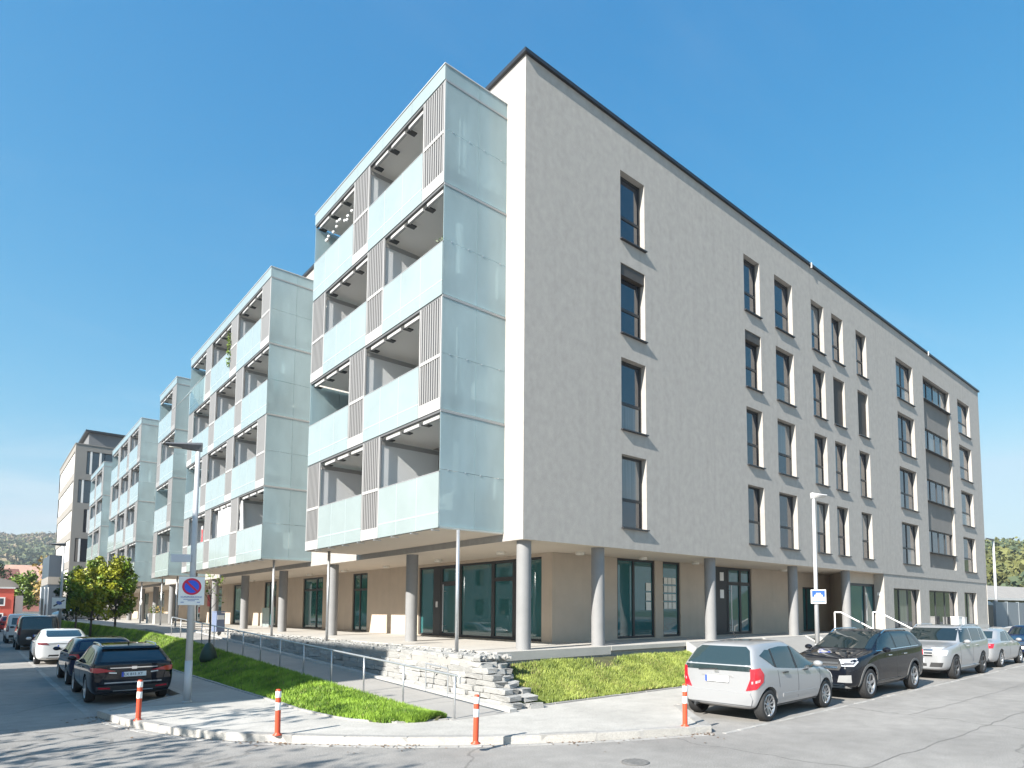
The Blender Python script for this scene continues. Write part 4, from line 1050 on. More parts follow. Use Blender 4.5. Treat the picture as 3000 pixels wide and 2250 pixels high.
# --- dark blue hatchback ahead of it
s = two_box(4.25, 1.79, 1.44, 2.62, .86, .32, .98, .98, .25, 1.05, -1.62, nose=.74, gc=.2, tumble=.76)
c = Car('hatchback_car', s, NAVY, (-7.22, 11.95, 0), R(90), 'dark blue hatchback parked between the black estate and the white car', GL, spokes=5); c.root.scale = (0.92,) * 3
c.rear([(-.66, 1.03), (.66, 1.03), (.55, 1.38), (-.55, 1.38)], .006, CGLASS, 'rear_window')
c.corner(-1, s['xr'] + .08, .78, [(-.16, .78), (.16, .80), (.18, .96), (-.12, .95)], .012, REDL, 'tail_lamp'); c.plate(-1, .72, None)
c.side([(-1.2, 1.03), (-.25, 1.0), (-.25, 1.38), (-.9, 1.36)], .006, CGLASS, 'side_window'); c.side([(-.15, 1.0), (.9, .985), (.5, 1.22), (.2, 1.375), (-.15, 1.385)], .006, CGLASS, 'side_window')
c.mirrors(.76, .88, 1.02, NAVY); c.handles((-.7, .3), .88, NAVY)

# --- white liftback seen from behind
s = three_box(4.75, 1.92, 1.47, 2.88, .85, .34, .95, .93, .35, 1.25, -.95, -1.95, 1.06, nose=.68, tail=1.02, tumble=.72)
c = Car('liftback_car', s, WHITEP, (-7.38, 21.4, 0), R(90), 'white liftback car with blue tinted rear window parked on the side street', GL, spokes=10, rim=RIM_D); c.root.scale = (0.93,) * 3
c.rear([(-.56, 1.13), (.56, 1.13), (.60, 1.20), (.56, 1.38), (-.56, 1.38), (-.60, 1.20)], .006, CGLASS, 'rear_window')
c.corner(-1, s['xr'] + .12, .80, [(-.26, .83), (.12, .84), (.20, .92), (-.20, .91)], .012, REDD, 'tail_lamp'); c.plate(-1, .76, None)
c.rear([(-.62, .87), (.62, .87), (.62, .885), (-.62, .885)], .008, TRIM, 'boot_gap')
c.rear([(-.6, .28), (.6, .28), (.52, .42), (-.52, .42)], .012, TRIM, 'diffuser')
c.side([(-1.25, 1.0), (-.25, .97), (-.25, 1.35), (-.75, 1.30)], .006, CGLASS, 'side_window'); c.side([(-.15, .97), (1.0, .955), (.5, 1.24), (.2, 1.35), (-.15, 1.36)], .006, CGLASS, 'side_window')
c.mirrors(.86, .94, 1.0, WHITEP); c.handles((-.75, .3), .88, TRIM)

# --- dark van and white van further along
s = two_box(4.9, 1.92, 1.93, 3.0, .90, .34, 1.10, 1.14, .85, 1.55, -2.30, nose=.88, gc=.22, tumble=.86)
c = Car('van', s, DGREY, (-7.52, 33.5, 0), R(90), 'dark grey van parked ahead of the white liftback', GL, spokes=5); c.root.scale = (0.94,) * 3
c.rear([(-.74, 1.16), (.74, 1.16), (.70, 1.74), (-.70, 1.74)], .006, CGLASS, 'rear_window')
c.corner(-1, s['xr'] + .08, .86, [(-.06, .85), (.14, .85), (.14, 1.25), (-.06, 1.25)], .012, REDD, 'tail_lamp'); c.plate(-1, .80, None)
c.side([(-2.0, 1.18), (-.95, 1.16), (-.95, 1.72), (-1.95, 1.72)], .006, CGLASS, 'side_window'); c.side([(-.85, 1.16), (.15, 1.15), (.15, 1.74), (-.85, 1.74)], .006, CGLASS, 'side_window'); c.side([(.25, 1.15), (1.25, 1.14), (.95, 1.60), (.25, 1.72)], .006, CGLASS, 'side_window')
c.mirrors(1.1, .96, 1.22, DGREY); c.rear([(-.8, .42), (.8, .42), (.8, .58), (-.8, .58)], .03, TRIM, 'rear_bumper')
s = two_box(5.1, 1.94, 1.98, 3.1, .92, .34, 1.10, 1.14, .95, 1.6, -2.42, nose=.88, gc=.24, tumble=.88)
c = Car('van', s, WHITEP, (-7.72, 42.6, 0), R(90), 'white panel van parked ahead of the dark van', GL, spokes=5); c.root.scale = (0.94,) * 3
c.rear([(-.70, 1.25), (-.06, 1.25), (-.06, 1.70), (-.66, 1.70)], .006, CGLASS, 'rear_window', mirror=True)
c.corner(-1, s['xr'] + .08, .86, [(-.05, .80), (.14, .80), (.14, 1.2), (-.05, 1.2)], .012, REDD, 'tail_lamp'); c.plate(-1, .80, None)
c.side([(.3, 1.15), (1.35, 1.14), (1.0, 1.62), (.3, 1.74)], .006, CGLASS, 'side_window'); c.rear([(-.8, .40), (.8, .40), (.8, .56), (-.8, .56)], .03, TRIM, 'rear_bumper')
c.mirrors(1.15, .98, 1.22, TRIM)
# --- small far cars
s = two_box(4.0, 1.75, 1.5, 2.5, .8, .31, .98, .97, .25, 1.0, -1.55, nose=.74, gc=.2, tumble=.76)
c = Car('hatchback_car', s, REDP, (-7.6, 69, 0), R(90), 'small red car far down the side street', GL, spokes=5)
c.rear([(-.64, 1.02), (.64, 1.02), (.55, 1.38), (-.55, 1.38)], .006, CGLASS, 'rear_window'); c.corner(-1, s['xr'] + .08, .78, [(-.14, .78), (.16, .8), (.16, 1.0), (-.1, 1.0)], .012, REDD, 'tail_lamp')
c = Car('hatchback_car', s, SILVER, (-3.0, 60.5, 1.05), R(200), 'silver car parked across the paved yard behind the street trees', 'cars parked in the yard behind the street trees', spokes=5)
c.side([(-1.1, 1.0), (-.25, .99), (-.25, 1.36), (-.85, 1.33)], .006, CGLASS, 'side_window'); c.side([(-.15, .99), (.85, .97), (.5, 1.2), (.2, 1.34), (-.15, 1.36)], .006, CGLASS, 'side_window'); c.front([(-.6, 1.02), (.6, 1.02), (.52, 1.37), (-.52, 1.37)], .006, CGLASS, 'windscreen')
# ------------------------------------------------------------------ ramp handrail
rail = empty('handrail', label='long galvanised handrail along the open side of the ramp', cat='handrail')
py = [-2.2, -.25, 1.6, 3.43, 5.28, 7.13, 8.9, 10.7, 12.5, 14.3, 16.1, 17.9, 19.7, 21.5]
RH = .79
for y in py: MB().tube((-3.36, y, ramp_z(y) - .05), (-3.36, y, ramp_z(y) + RH), .019, k=10).build('post', STEEL, rail, smooth=True)
MB().path([(-3.36, y, ramp_z(y) + RH) for y in py], .022).build('top_rail', STEEL, rail)
MB().path([(-3.36, -2.2, ramp_z(-2.2) + RH), (-3.36, -2.36, ramp_z(-2.2) + RH - .01), (-3.36, -2.36, ramp_z(-2.2) + RH - .14)], .02).build('rail_end', STEEL, rail)
r2 = empty('handrail', label='short galvanised rail stub standing at the foot of the stone wall', cat='handrail')
MB().tube((-2.16, -.05, ramp_z(0)), (-2.16, -.05, ramp_z(0) + .62), .016).tube((-2.16, -.05, ramp_z(0) + .62), (-2.16, .9, ramp_z(1) + .64), .016).tube((-2.16, .9, ramp_z(1)), (-2.16, .9, ramp_z(1) + .64), .016).build('rail', STEEL, r2)
for (x, nm) in ((16.2, 'white handrail beside the entrance path nearer the lamp post'), (20.0, 'white handrail beside the glazed vestibule door')):
    h = empty('handrail', label=nm, cat='handrail', group='handrails of the entrance path')
    zt = SOF - 1.85; pts = [(x, -.36, T0 - .05), (x, -.36, zt), (x, -.62, zt), (x, -2.15, zt - .80), (x, -2.15, ZS)]
    MB().tube(pts[0], pts[1], .03).build('post', WHITE, h); MB().tube(pts[3], pts[4], .03).build('post', WHITE, h); MB().path(pts[1:4], .03).build('top_rail', WHITE, h)
# ------------------------------------------------------------------ bollards
OR = mat('orange_plastic', (.60, .075, .03), .45); WB = mat('reflective_white', (.82, .82, .80), .35)
BOL = [(-7.72, 1.5, 'orange white bollard beside the black estate car'), (-6.31, -1.6, 'orange white bollard in front of the grass tip'), (-4.32, -4.28, 'orange white bollard in front of the ramp foot'), (-.80, -5.52, 'orange white bollard behind the silver hatchback')]
for x, y, lb in BOL:
    b = empty('bollard', (x, y, ZS), label=lb, cat='bollard', group='orange bollards along the kerb')
    b.rotation_euler = (random.uniform(-.015, .015), random.uniform(-.015, .015), 0)
    MB().lathe([(0, 0), (.075, 0), (.075, .012), (.045, .03), (.043, .05)], k=20).build('base', OR, b, smooth=True)
    MB().lathe([(.043, .03), (.041, .70), (.036, .73), (0, .735)], k=20).build('tube', OR, b, smooth=True)
    for (za, zb_) in ((.40, .52), (.60, .70)): MB().lathe([(.0425, za), (.0445, za + .004), (.0440, zb_ - .004), (.042, zb_)], k=20).build('reflective_band', WB, b, smooth=True)
# ------------------------------------------------------------------ street lamps and signs
LAMPM = mat('lamp_post_paint', (.48, .485, .50), .45); LHEAD = mat('lamp_head_grey', (.11, .112, .12), .45)
def street_lamp(x, y, z0, h, ang, label, r0=.075, r1=.045, arm=1.05, head=LHEAD):
    t = empty('street_lamp', (x, y, z0), ang, label=label, cat='street lamp', group='street lamps')
    MB().tube((0, 0, 0), (0, 0, .9), r0, k=18).tube((0, 0, .9), (0, 0, h), r0 * .95, r1, k=18).build('pole', LAMPM, t, smooth=True)
    mb = MB(); k = 9; sec = []
    for i in range(k):
        u = i / (k - 1); xx = -.08 + (arm + .08) * u; wv = .07 + .07 * math.sin(math.pi * min(1, u * .9)); zt = .02 + .16 * (1 - u) ** 1.3 + .10 * u; th = .14 * (1 - u) ** 1.2 + .035
        sec.append([(xx, -wv, h + zt - th * .2), (xx, -wv * .7, h + zt + .02), (xx, wv * .7, h + zt + .02), (xx, wv, h + zt - th * .2), (xx, wv * .5, h + zt - th), (xx, -wv * .5, h + zt - th)])
    n = len(mb.v)
    for s_ in sec: mb.v += s_
    for i in range(k - 1):
        for j in range(6): q = (j + 1) % 6; mb.f.append((n + i * 6 + j, n + i * 6 + q, n + (i + 1) * 6 + q, n + (i + 1) * 6 + j))
    mb.f.append(tuple(n + j for j in range(6))); mb.f.append(tuple(n + (k - 1) * 6 + j for j in range(5, -1, -1)))
    mb.build('lamp_head', head, t)
    MB().box(arm * .45, arm * .9, -.06, .06, h + .045, h + .06).build('lens', mat('lamp_glass'), t)
    MB().lathe([(r0 + .02, 0), (r0 + .02, .02), (r0, .03)], k=18).build('base_collar', STEEL, t)
    return t
L1 = street_lamp(-6.5, 3.55, ZS, 5.55, R(160), 'grey street lamp with curved head carrying the no parking sign', r0=.075, arm=.62)
street_lamp(-6.5, 33.8, ZS, 5.6, R(160), 'slender street lamp further down the side street beside the vans', r0=.085, arm=.7)
L3 = street_lamp(10.58, -2.35, ZS, 5.75, R(-35), 'white street lamp carrying the blue sign in front of the arcade', r0=.08, arm=.45, head=WALU)
def plate_sign(name, loc, rz, w_, h, label, back=STEEL, face=WHITE):
    t = empty(name, loc, rz, label=label, cat='road sign')
    MB().box(-w_ / 2, w_ / 2, .0, .02, -h / 2, h / 2).build('panel', face, t, bevel=.006)
    return t
def rot_face(x, y): return math.atan2(-12.46 - y, -9.98 - x) + math.pi / 2
BLUEP = mat('sign_blue', (.02, .09, .62), .4); REDS = mat('sign_red', (.55, .01, .06), .4); INKB = mat('sign_ink_blue', (.10, .16, .40), .5)
# short stay parking sign on the near lamp post
s1 = plate_sign('no_parking_sign', (-6.53, 3.44, SOF - 1.36), rot_face(-6.5, 3.5) + .12, .50, .62, 'white sign with blue and red no parking disc on the lamp post')
def disc_y(mb, r, y, cz, a0=0, a1=2 * math.pi, n=36):
    mb.poly([(r * math.cos(a0 + (a1 - a0) * i / n), y, cz + r * math.sin(a0 + (a1 - a0) * i / n)) for i in range(n + (0 if a1 - a0 > 6.2 else 1))]); return mb
disc_y(MB(), .185, -.003, .095).build('red_ring', REDS, s1)
disc_y(MB(), .140, -.006, .095).build('blue_field', BLUEP, s1)
q = R(135); dx, dz = math.cos(q) * .142, math.sin(q) * .142; ox, oz = math.cos(q + math.pi / 2) * .022, math.sin(q + math.pi / 2) * .022
MB().poly([(dx + ox, -.009, .095 + dz + oz), (dx - ox, -.009, .095 + dz - oz), (-dx - ox, -.009, .095 - dz - oz), (-dx + ox, -.009, .095 - dz + oz)]).build('red_bar', REDS, s1)
t = link('lettering', text_mesh('KURZPARKZONE', .052, INKB), None, s1); t.location = (0, -.003, -.135); t.rotation_euler = (math.pi / 2, 0, 0)
for (z, a) in ((-.185, .15), (-.215, .07)): MB().box(-a, a, -.003, -.001, z - .006, z + .006).build('text_line', INKB, s1)
for x in (-.17, .14): MB().box(x - .03, x + .03, -.003, -.001, -.255, -.240).build('text_line', INKB, s1)
for z in (.18, -.2): MB().box(-.05, .05, .02, .06, z - .02, z + .02).build('clamp', STEEL, s1)
s2 = plate_sign('street_name_sign', (-6.72, 3.62, SOF - .64), R(90 + 55), .42, .17, 'pale grey street name plate seen from behind on the lamp post', face=mat('sign_back', (.55, .56, .60), .5))
MB().box(-.17, .17, -.004, -.001, -.02, .005).build('panel_rib', mat('sign_back_rib', (.45, .47, .52), .5), s2)
# blue sign on the right lamp post
s3 = plate_sign('blue_sign', (10.52, -2.46, SOF - 1.32), rot_face(10.5, -2.4) + .1, .47, .46, 'blue and white rectangular sign on the lamp post before the arcade')
MB().box(-.20, .20, -.004, -.001, -.01, .20).build('blue_field', BLUEP, s3)
MB().box(-.20, .20, -.004, -.001, -.19, -.15).build('blue_band', BLUEP, s3)
mb = MB().box(-.12, .12, -.008, -.005, -.01, .06).box(-.07, .07, -.008, -.005, .0601, .12); mb.build('white_emblem', WHITE, s3)
for x in (-.1, .1): MB().box(x - .03, x + .03, .02, .12, -.03, .03).build('clamp', STEEL, s3)
s4 = plate_sign('end_of_zone_sign', (-6.6, 33.6, SOF - 1.42), rot_face(-6.5, 33.6), .62, .62, 'white square sign with dark diagonal bars on the second lamp')
MB().poly([(-.26, -.003, -.16), (-.20, -.003, -.20), (.27, -.003, .16), (.22, -.003, .20)]).build('bar', INK, s4)
MB().poly([(-.10, -.006, .10), (-.12, -.006, .0), (.02, -.006, -.10), (.14, -.006, -.06), (.12, -.006, .06), (.0, -.006, .12)]).build('emblem', INKB, s4)

# ------------------------------------------------------------------ trees and foliage
LEAF = mat('leaf_green', (.055, .13, .012), .55, scale=1.2, var=.35, col2=(.20, .29, .02))
LEAF_Y = mat('leaf_yellow_green', (.13, .18, .012), .55, scale=1.2, var=.3, col2=(.38, .38, .02))
LEAF_D = mat('leaf_dark', (.028, .055, .012), .6, scale=1.0, var=.4)
LEAF_G = mat('leaf_gold', (.30, .20, .05), .6, scale=.6, var=.35, col2=(.45, .32, .10))
BARK = mat('bark', (.10, .085, .07), .9, var=.3, scale=8, bump=.6, bscale=30)
def leaves(V, F, c, r, n, size, sq=1.0):
    for _ in range(n):
        while True:
            p = Vector((random.uniform(-1, 1), random.uniform(-1, 1), random.uniform(-1, 1)))
            if .25 < p.length < 1: break
        q = Vector(c) + Vector((p.x * r, p.y * r, p.z * r * sq)); a = Vector((random.gauss(0, 1), random.gauss(0, 1), random.gauss(0, 1))).normalized()
        b = a.orthogonal().normalized(); b = (Matrix.Rotation(random.uniform(0, 6.28), 3, a) @ b); d = a.cross(b); s_ = size * random.uniform(.6, 1.3); k = len(V)
        V += [tuple(q - b * s_), tuple(q + d * s_ * .55), tuple(q + b * s_), tuple(q - d * s_ * .55)]; F.append((k, k + 1, k + 2, k + 3))
def tree(name, x, y, z, h, cr, label, group, m=LEAF, clumps=60, per=85, size=.095, trunk=.07, base=.2, m2=None, flat=1.0, cat='tree'):
    t = empty(name, (x, y, z), random.uniform(0, 6), label=label, cat=cat, group=group)
    mb = MB(); top = h * .8; pts = [(0, 0, 0), (random.uniform(-.05, .05), random.uniform(-.05, .05), h * base), (random.uniform(-.1, .1), random.uniform(-.1, .1), top)]
    mb.tube(pts[0], pts[1], trunk, trunk * .8, k=9); mb.tube(pts[1], pts[2], trunk * .8, trunk * .25, k=8)
    cz = h * (base + 1) / 2 + .05 * h; hz = h * (1 - base) / 2; V, F, V2, F2 = [], [], [], []
    for i in range(clumps):
        while True:
            p = Vector((random.uniform(-1, 1), random.uniform(-1, 1), random.uniform(-1, 1)))
            if p.length < 1: break
        wz = 1 - .35 * max(0, p.z)
        c = Vector((p.x * cr * wz, p.y * cr * wz, cz + p.z * hz)); rr = cr * random.uniform(.22, .38)
        if i % 3 == 0: mb.tube((pts[1][0], pts[1][1], h * base + (c.z - h * base) * .35), c, trunk * .28, trunk * .06, k=5)
        if m2 and random.random() < .45: leaves(V2, F2, c, rr, per, size)
        else: leaves(V, F, c, rr, per, size)
    mb.build('trunk', BARK, t, smooth=True)
    me = bpy.data.meshes.new('crown'); me.from_pydata(V, [], F); me.materials.append(m); link('crown', me, None, t)
    if V2: me = bpy.data.meshes.new('crown'); me.from_pydata(V2, [], F2); me.materials.append(m2); link('crown', me, None, t)
    return t
GT = 'young trees on the lawn strip'
tree('street_tree', -4.95, 35.0, .5, 4.7, 1.05, 'yellow green street tree on the lawn, further one of the pair', GT, LEAF_Y, m2=LEAF)
tree('street_tree', -4.45, 29.8, .45, 4.3, 1.0, 'bright green street tree on the lawn, nearer one of the pair', GT, LEAF, m2=LEAF_Y)
tree('street_tree', -5.1, 41.5, .5, 4.2, 1.1, 'darker street tree behind the lamp down the side street', GT, LEAF_D, m2=LEAF)
# sapling with watering bag
sp = empty('sapling', (-4.27, 11.2, lawn_l(-4.27, 11.2)[0]), label='thin young tree trunk with dark green watering bag on the lawn', cat='tree')
MB().tube((0, 0, 0), (.02, .02, 1.2), .035, .03).tube((.02, .02, 1.2), (0, .03, 2.55), .03, .015).build('trunk', BARK, sp, smooth=True)
mb = MB()
for i in range(7): a = i * 1.3; mb.tube((0, .03, 1.7 + i * .12), (.35 * math.cos(a), .35 * math.sin(a), 2.2 + i * .14), .01, .004, k=5)
mb.build('twigs', BARK, sp)
V, F = [], []
for i in range(7): leaves(V, F, (.3 * math.cos(i * 1.3), .3 * math.sin(i * 1.3), 2.1 + i * .12), .18, 16, .045)
me = bpy.data.meshes.new('crown'); me.from_pydata(V, [], F); me.materials.append(LEAF); link('crown', me, None, sp)
MB().lathe([(0, 0), (.24, 0), (.27, .12), (.22, .34), (.12, .55), (.05, .62), (0, .62)], k=14).build('watering_bag', mat('bag_green', (.012, .04, .028), .5, bump=.6, bscale=9), sp, smooth=True)
# balcony greenery and small things on the balconies
def balcony_plant(x, y, z, r, label, m=LEAF_D, n=7, trail=False):
    t = empty('balcony_plant', (x, y, z), label=label, cat='plant')
    MB().lathe([(0, 0), (.12, 0), (.16, .28), (.14, .28), (0, .25)], k=14).build('pot', mat('terracotta', (.22, .17, .14), .8), t)
    V, F = [], []; mb = MB()
    for i in range(n):
        c = (random.uniform(-r, r) * .7, random.uniform(-r, r) * .7, .35 + random.uniform(0, 2 * r)); mb.tube((0, 0, .2), c, .008, .004, k=5)
        leaves(V, F, c, r * .5, 26, .05)
    mb.build('stems', BARK, t); me = bpy.data.meshes.new('foliage'); me.from_pydata(V, [], F); me.materials.append(m); link('foliage', me, None, t)
balcony_plant(-1.38, 1.5, ZB + ST * 2 + 1.0, .30, 'leafy plant at the corner of the third floor balcony', n=14)
balcony_plant(-1.55, 8.9, ZB + ST * 1 + .98, .16, 'small potted plant on the second floor balcony rail')
t = empty('hanging_plant', (BX - .03, 19.3, ZB + ST * 3 + 2.1), label='trailing green plant hanging from the balcony slats', cat='plant'); V, F = [], []
for i in range(16): leaves(V, F, (-.03, -.05 + .05 * math.sin(i), -i * .10), .10, 12, .05)
me = bpy.data.meshes.new('foliage'); me.from_pydata(V, [], F); me.materials.append(LEAF); link('foliage', me, None, t)
MB().path([(0, 0, .1), (-.02, 0, -.6), (0, 0, -1.5)], .006).build('stem', BARK, t)
t = empty('string_lights', (-1.75, 6.2, ZB + ST * 3 + 2.2), label='string of white globe lights in the top corner balcony', cat='string lights')
mb = MB(); pts = [(0.05 * math.sin(i * 1.7), i * .22, .12 * math.cos(i * .9)) for i in range(13)]; mb.path(pts, .006, 5); mb.build('cable', DARK, t)
me = MB().ball((0, 0, 0), .055, 10, 6).mesh('globe', mat('globe_white', (.8, .8, .78), .3), True)
for p in pts: link('globe', me, None, t, loc=(p[0], p[1], p[2] - .06))
t = empty('balcony_chair', (-1.2, 7.6, ZB + ST * 3 + .13), label='dark folding chair on the top corner balcony', cat='chair')
MB().box(-.22, .22, -.22, .22, .42, .46).build('seat', DARK, t); MB().box(-.22, .22, .19, .22, .46, .95).build('backrest', DARK, t)
for (x, y) in ((-.2, -.2), (.2, -.2), (-.2, .2), (.2, .2)): MB().tube((x, y, 0), (x, y, .43), .015).build('leg', DARK, t)
t = empty('white_curtain', (BX + .16, 18.7, ZB + 1.2), label='white curtain drawn inside the lowest balcony of the second box', cat='curtain')
mb = MB(); k = 40
for i in range(k):
    a, b = i / k, (i + 1) / k; f = lambda u: .05 * math.sin(u * 55) + .02 * math.sin(u * 23)
    mb.quad((f(a), a * 1.9, -.1), (f(b), b * 1.9, -.1), (f(b) * .6, b * 1.9, 1.5), (f(a) * .6, a * 1.9, 1.5))
mb.build('cloth', mat('curtain_white', (.8, .79, .78), .8), t); MB().tube((0, -.1, 1.5), (0, 2.0, 1.5), .012).build('curtain_rail', STEEL, t)
t = empty('white_curtain', (BX + .16, 17.05, ZB + 1.2), label='narrow white curtain gathered beside the slats of the second box', cat='curtain')
mb = MB()
for i in range(14):
    a, b = i / 14, (i + 1) / 14; f = lambda u: .07 * math.sin(u * 25)
    mb.quad((f(a), a * .35 - .3 * (1), -.1), (f(b), b * .35 - .3, -.1), (f(b) * .6, b * .35 - .05, 1.5), (f(a) * .6, a * .35 - .05, 1.5))
mb.build('cloth', mat('curtain_white'), t)
t = empty('red_towel', (BX + .2, 23.6, ZB + 1.35), label='red and white cloth hanging on the lowest far balcony', cat='towel')
MB().poly([(0, 0, 0), (.0, .12, .0), (.02, .42, .75), (.02, .32, .75)]).poly([(.0, .45, 0), (.0, .33, 0), (.02, .12, .72), (.02, .22, .72)]).build('cloth', mat('cloth_red', (.55, .02, .03), .8), t)
MB().box(-.01, .02, .1, .3, .74, .9).build('cloth_top', mat('curtain_white'), t)
# arcade furniture
t = empty('letter_box', (-1.9, 19.6, T0), R(15), label='grey blue rubbish bin standing under the arcade by the ramp', cat='rubbish bin')
MB().box(-.2, .2, -.2, .2, 0, .85).build('body', mat('bin_blue', (.16, .2, .3), .5), t, bevel=.02); MB().box(-.2, .2, -.2, .2, .86, .92).build('lid', mat('bin_blue'), t); MB().box(-.15, .15, -.215, -.2, .55, .75).build('notice', WHITE, t)
t.name = 'rubbish_bin'
for (x, y, nm) in ((-.6, 41.5, 'white square planter with small shrubs further along the arcade'), (-.5, 39.8, 'pale planter with orange flowers beside the white planter')):
    t = empty('planter', (x, y, T0), label=nm, cat='planter'); MB().box(-.4, .4, -.4, .4, 0, .7).box(-.34, .34, -.34, .34, .7, .72).build('box', CONC_L, t)
    V, F = [], []; leaves(V, F, (0, 0, .95), .35, 90, .07); me = bpy.data.meshes.new('foliage'); me.from_pydata(V, [], F); me.materials.append(LEAF_G if 'orange' in nm else LEAF); link('foliage', me, None, t)
t = empty('red_sign', (1.0, 33.5, T0 + 1.2), label='small red and white hanging sign under the arcade', cat='sign')
MB().box(-.02, .02, -.3, .3, 0, .75).build('panel', mat('hanging_sign_red', (.5, .02, .03), .4), t); MB().box(-.02, .02, -.3, .3, .75, 1.1).build('top_panel', WHITE, t); MB().tube((0, 0, 1.1), (0, 0, 1.6), .012).build('hanger', DARK, t)  # both sign panels have one plain even colour
t = empty('round_sign', (-1.42, 41.2, T0 + 1.5), label='round white lamp on the post of the third box', cat='lamp'); MB().ball((-.06, -.1, 0), .2, 14, 8, .4).build('globe', mat('globe_white'), t)
t = empty('glass_screen', (2.2, 25.6, T0), label='low green glass screen leaning by the arcade wall', cat='screen'); MB().box(0, .02, 0, 1.2, .05, 1.1).build('pane', AQUA, t); MB().box(-.01, .03, 0, 1.2, 0, .05).build('foot', STEEL, t)
# door handrail box beside the last window: utility cabinets at the right-hand block
t = empty('utility_cabinet', (31.6, -.35, T0 - .17), label='white utility cabinet against the grey wall under the wide window', cat='cabinet'); MB().box(-.35, .35, -.2, .2, 0, .78).build('body', WHITE, t, bevel=.01); MB().box(-.37, .37, -.22, .22, .78, .82).build('lid', WHITE, t)
t = empty('utility_cabinet', (33.3, -.2, T0 - .17), label='grey utility cabinet beside the white one', cat='cabinet'); MB().box(-.25, .25, -.12, .12, 0, .75).build('body', WALU, t, bevel=.01); MB().box(-.26, .26, -.13, .13, .75, .78).build('lid', WALU, t)

# ------------------------------------------------------------------ tar seams in the road, fallen leaves at the kerb
TAR = mat('tar', (.16, .153, .145), .7, var=.3, scale=9)
def tar_seam(pts, wd):
    mb = MB(); P = dense(pts, .35); off = [Vector((random.uniform(-.04, .04), random.uniform(-.04, .04))) for _ in P]; P = [p + o for p, o in zip(P, off)]
    L_ = []; R_ = []
    for i, p in enumerate(P):
        d = (P[min(i + 1, len(P) - 1)] - P[max(0, i - 1)]).normalized(); n = Vector((-d.y, d.x)) * wd * random.uniform(.3, .6); L_.append(p + n); R_.append(p - n)
    for i in range(len(P) - 1): mb.quad((*R_[i], .004), (*R_[i + 1], .004), (*L_[i + 1], .004), (*L_[i], .004))
    mb.build('road_seam', TAR, kind='structure')
tar_seam([(-2.2, -8.6), (2, -8.75), (8, -8.9), (16, -9.0), (30, -9.2)], .018)
tar_seam([(4.2, -7.4), (9, -7.55), (15, -7.5)], .014); tar_seam([(-10.3, 2.0), (-10.4, 9), (-10.5, 24)], .03)
V, F = [], []
for i in range(420):
    t = random.random(); k = int(t * (len(KC) - 1)); p = Vector(KC[k]).lerp(Vector(KC[min(k + 1, len(KC) - 1)]), random.random()); d = (Vector(KC[min(k + 1, len(KC) - 1)]) - Vector(KC[max(0, k - 1)])).normalized(); n = Vector((d.y, -d.x))
    dense_here = mnoise.noise(Vector((p.x * .9, p.y * .9, 4))) > .05
    if not dense_here and random.random() < .8: continue
    q = p + n * abs(random.gauss(0, .12)) * (1 if random.random() < .8 else 3); a = random.uniform(0, 6.3); s_ = random.uniform(.012, .035); u = Vector((math.cos(a), math.sin(a))) * s_; v = Vector((-u.y, u.x)) * .6; k0 = len(V); z = .01
    V += [(q.x - u.x, q.y - u.y, z), (q.x + v.x, q.y + v.y, z + random.uniform(0, .012)), (q.x + u.x, q.y + u.y, z), (q.x - v.x, q.y - v.y, z + random.uniform(0, .012))]; F.append((k0, k0 + 1, k0 + 2, k0 + 3))
me = bpy.data.meshes.new('fallen_leaves'); me.from_pydata(V, [], F); me.materials.append(mat('dead_leaf', (.14, .075, .035), .8, var=.5, scale=12)); tag(link('fallen_leaves', me), label='brown fallen leaves lying along the kerb', kind='stuff')

# ------------------------------------------------------------------ residents' things behind the frosted balcony sides
def cabinet(x, y, z, w_, d, h, m, label):
    t = empty('balcony_cabinet', (x, y, z), label=label, cat='cabinet', group='cabinets on the balconies')
    MB().box(-w_ / 2, w_ / 2, -d / 2, d / 2, 0, h).build('body', m, t, bevel=.01)
    MB().box(-w_ / 2 - .02, w_ / 2 + .02, -d / 2 - .02, d / 2 + .02, h, h + .03).build('top', WHITE, t)
    for s_ in (-1, 1): MB().box(s_ * .04 - .01, s_ * .04 + .01, -d / 2 - .02, -d / 2, h * .5, h * .5 + .12).build('handle', STEEL, t)
CBG = mat('cabinet_green', (.05, .13, .12), .6); CBB = mat('cabinet_brown', (.13, .085, .05), .6); CBW = mat('cabinet_pale', (.45, .43, .40), .6)
cabinet(-1.45, 14.25, ZB + .13, .8, .4, 1.0, CBG, 'dark green cabinet behind the lowest frosted side of the second box')
cabinet(-.6, 14.2, ZB + ST + .13, .7, .35, 1.5, CBW, 'tall pale cabinet behind the frosted glass, second storey of the second box')
cabinet(-1.2, 14.25, ZB + ST * 2 + .13, .55, .35, 1.7, CBG, 'tall green cupboard behind the frosted glass, third storey of the second box')
cabinet(-.55, 1.25, ZB + .13, .7, .38, .9, CBB, 'brown cabinet behind the lowest frosted side of the corner box')
cabinet(-1.3, 41.9, ZB + ST * 2 + .13, .8, .4, 1.3, CBG, 'green cabinet behind the frosted side of the fourth box')
t = empty('paper_lantern', (-.75, 14.5, ZB + 2.0), label='round paper lantern behind the lowest frosted side of the second box', cat='lantern')
MB().ball((0, 0, 0), .26, 18, 12).build('shade', mat('lantern_paper', (.8, .72, .58), .7), t, smooth=True); MB().tube((0, 0, .25), (0, 0, .7), .008).build('cord', DARK, t)
t = empty('sun_umbrella', (-1.5, 14.4, ZB + ST * 3 + .13), label='folded beige sunshade behind the top frosted side of the second box', cat='sunshade')
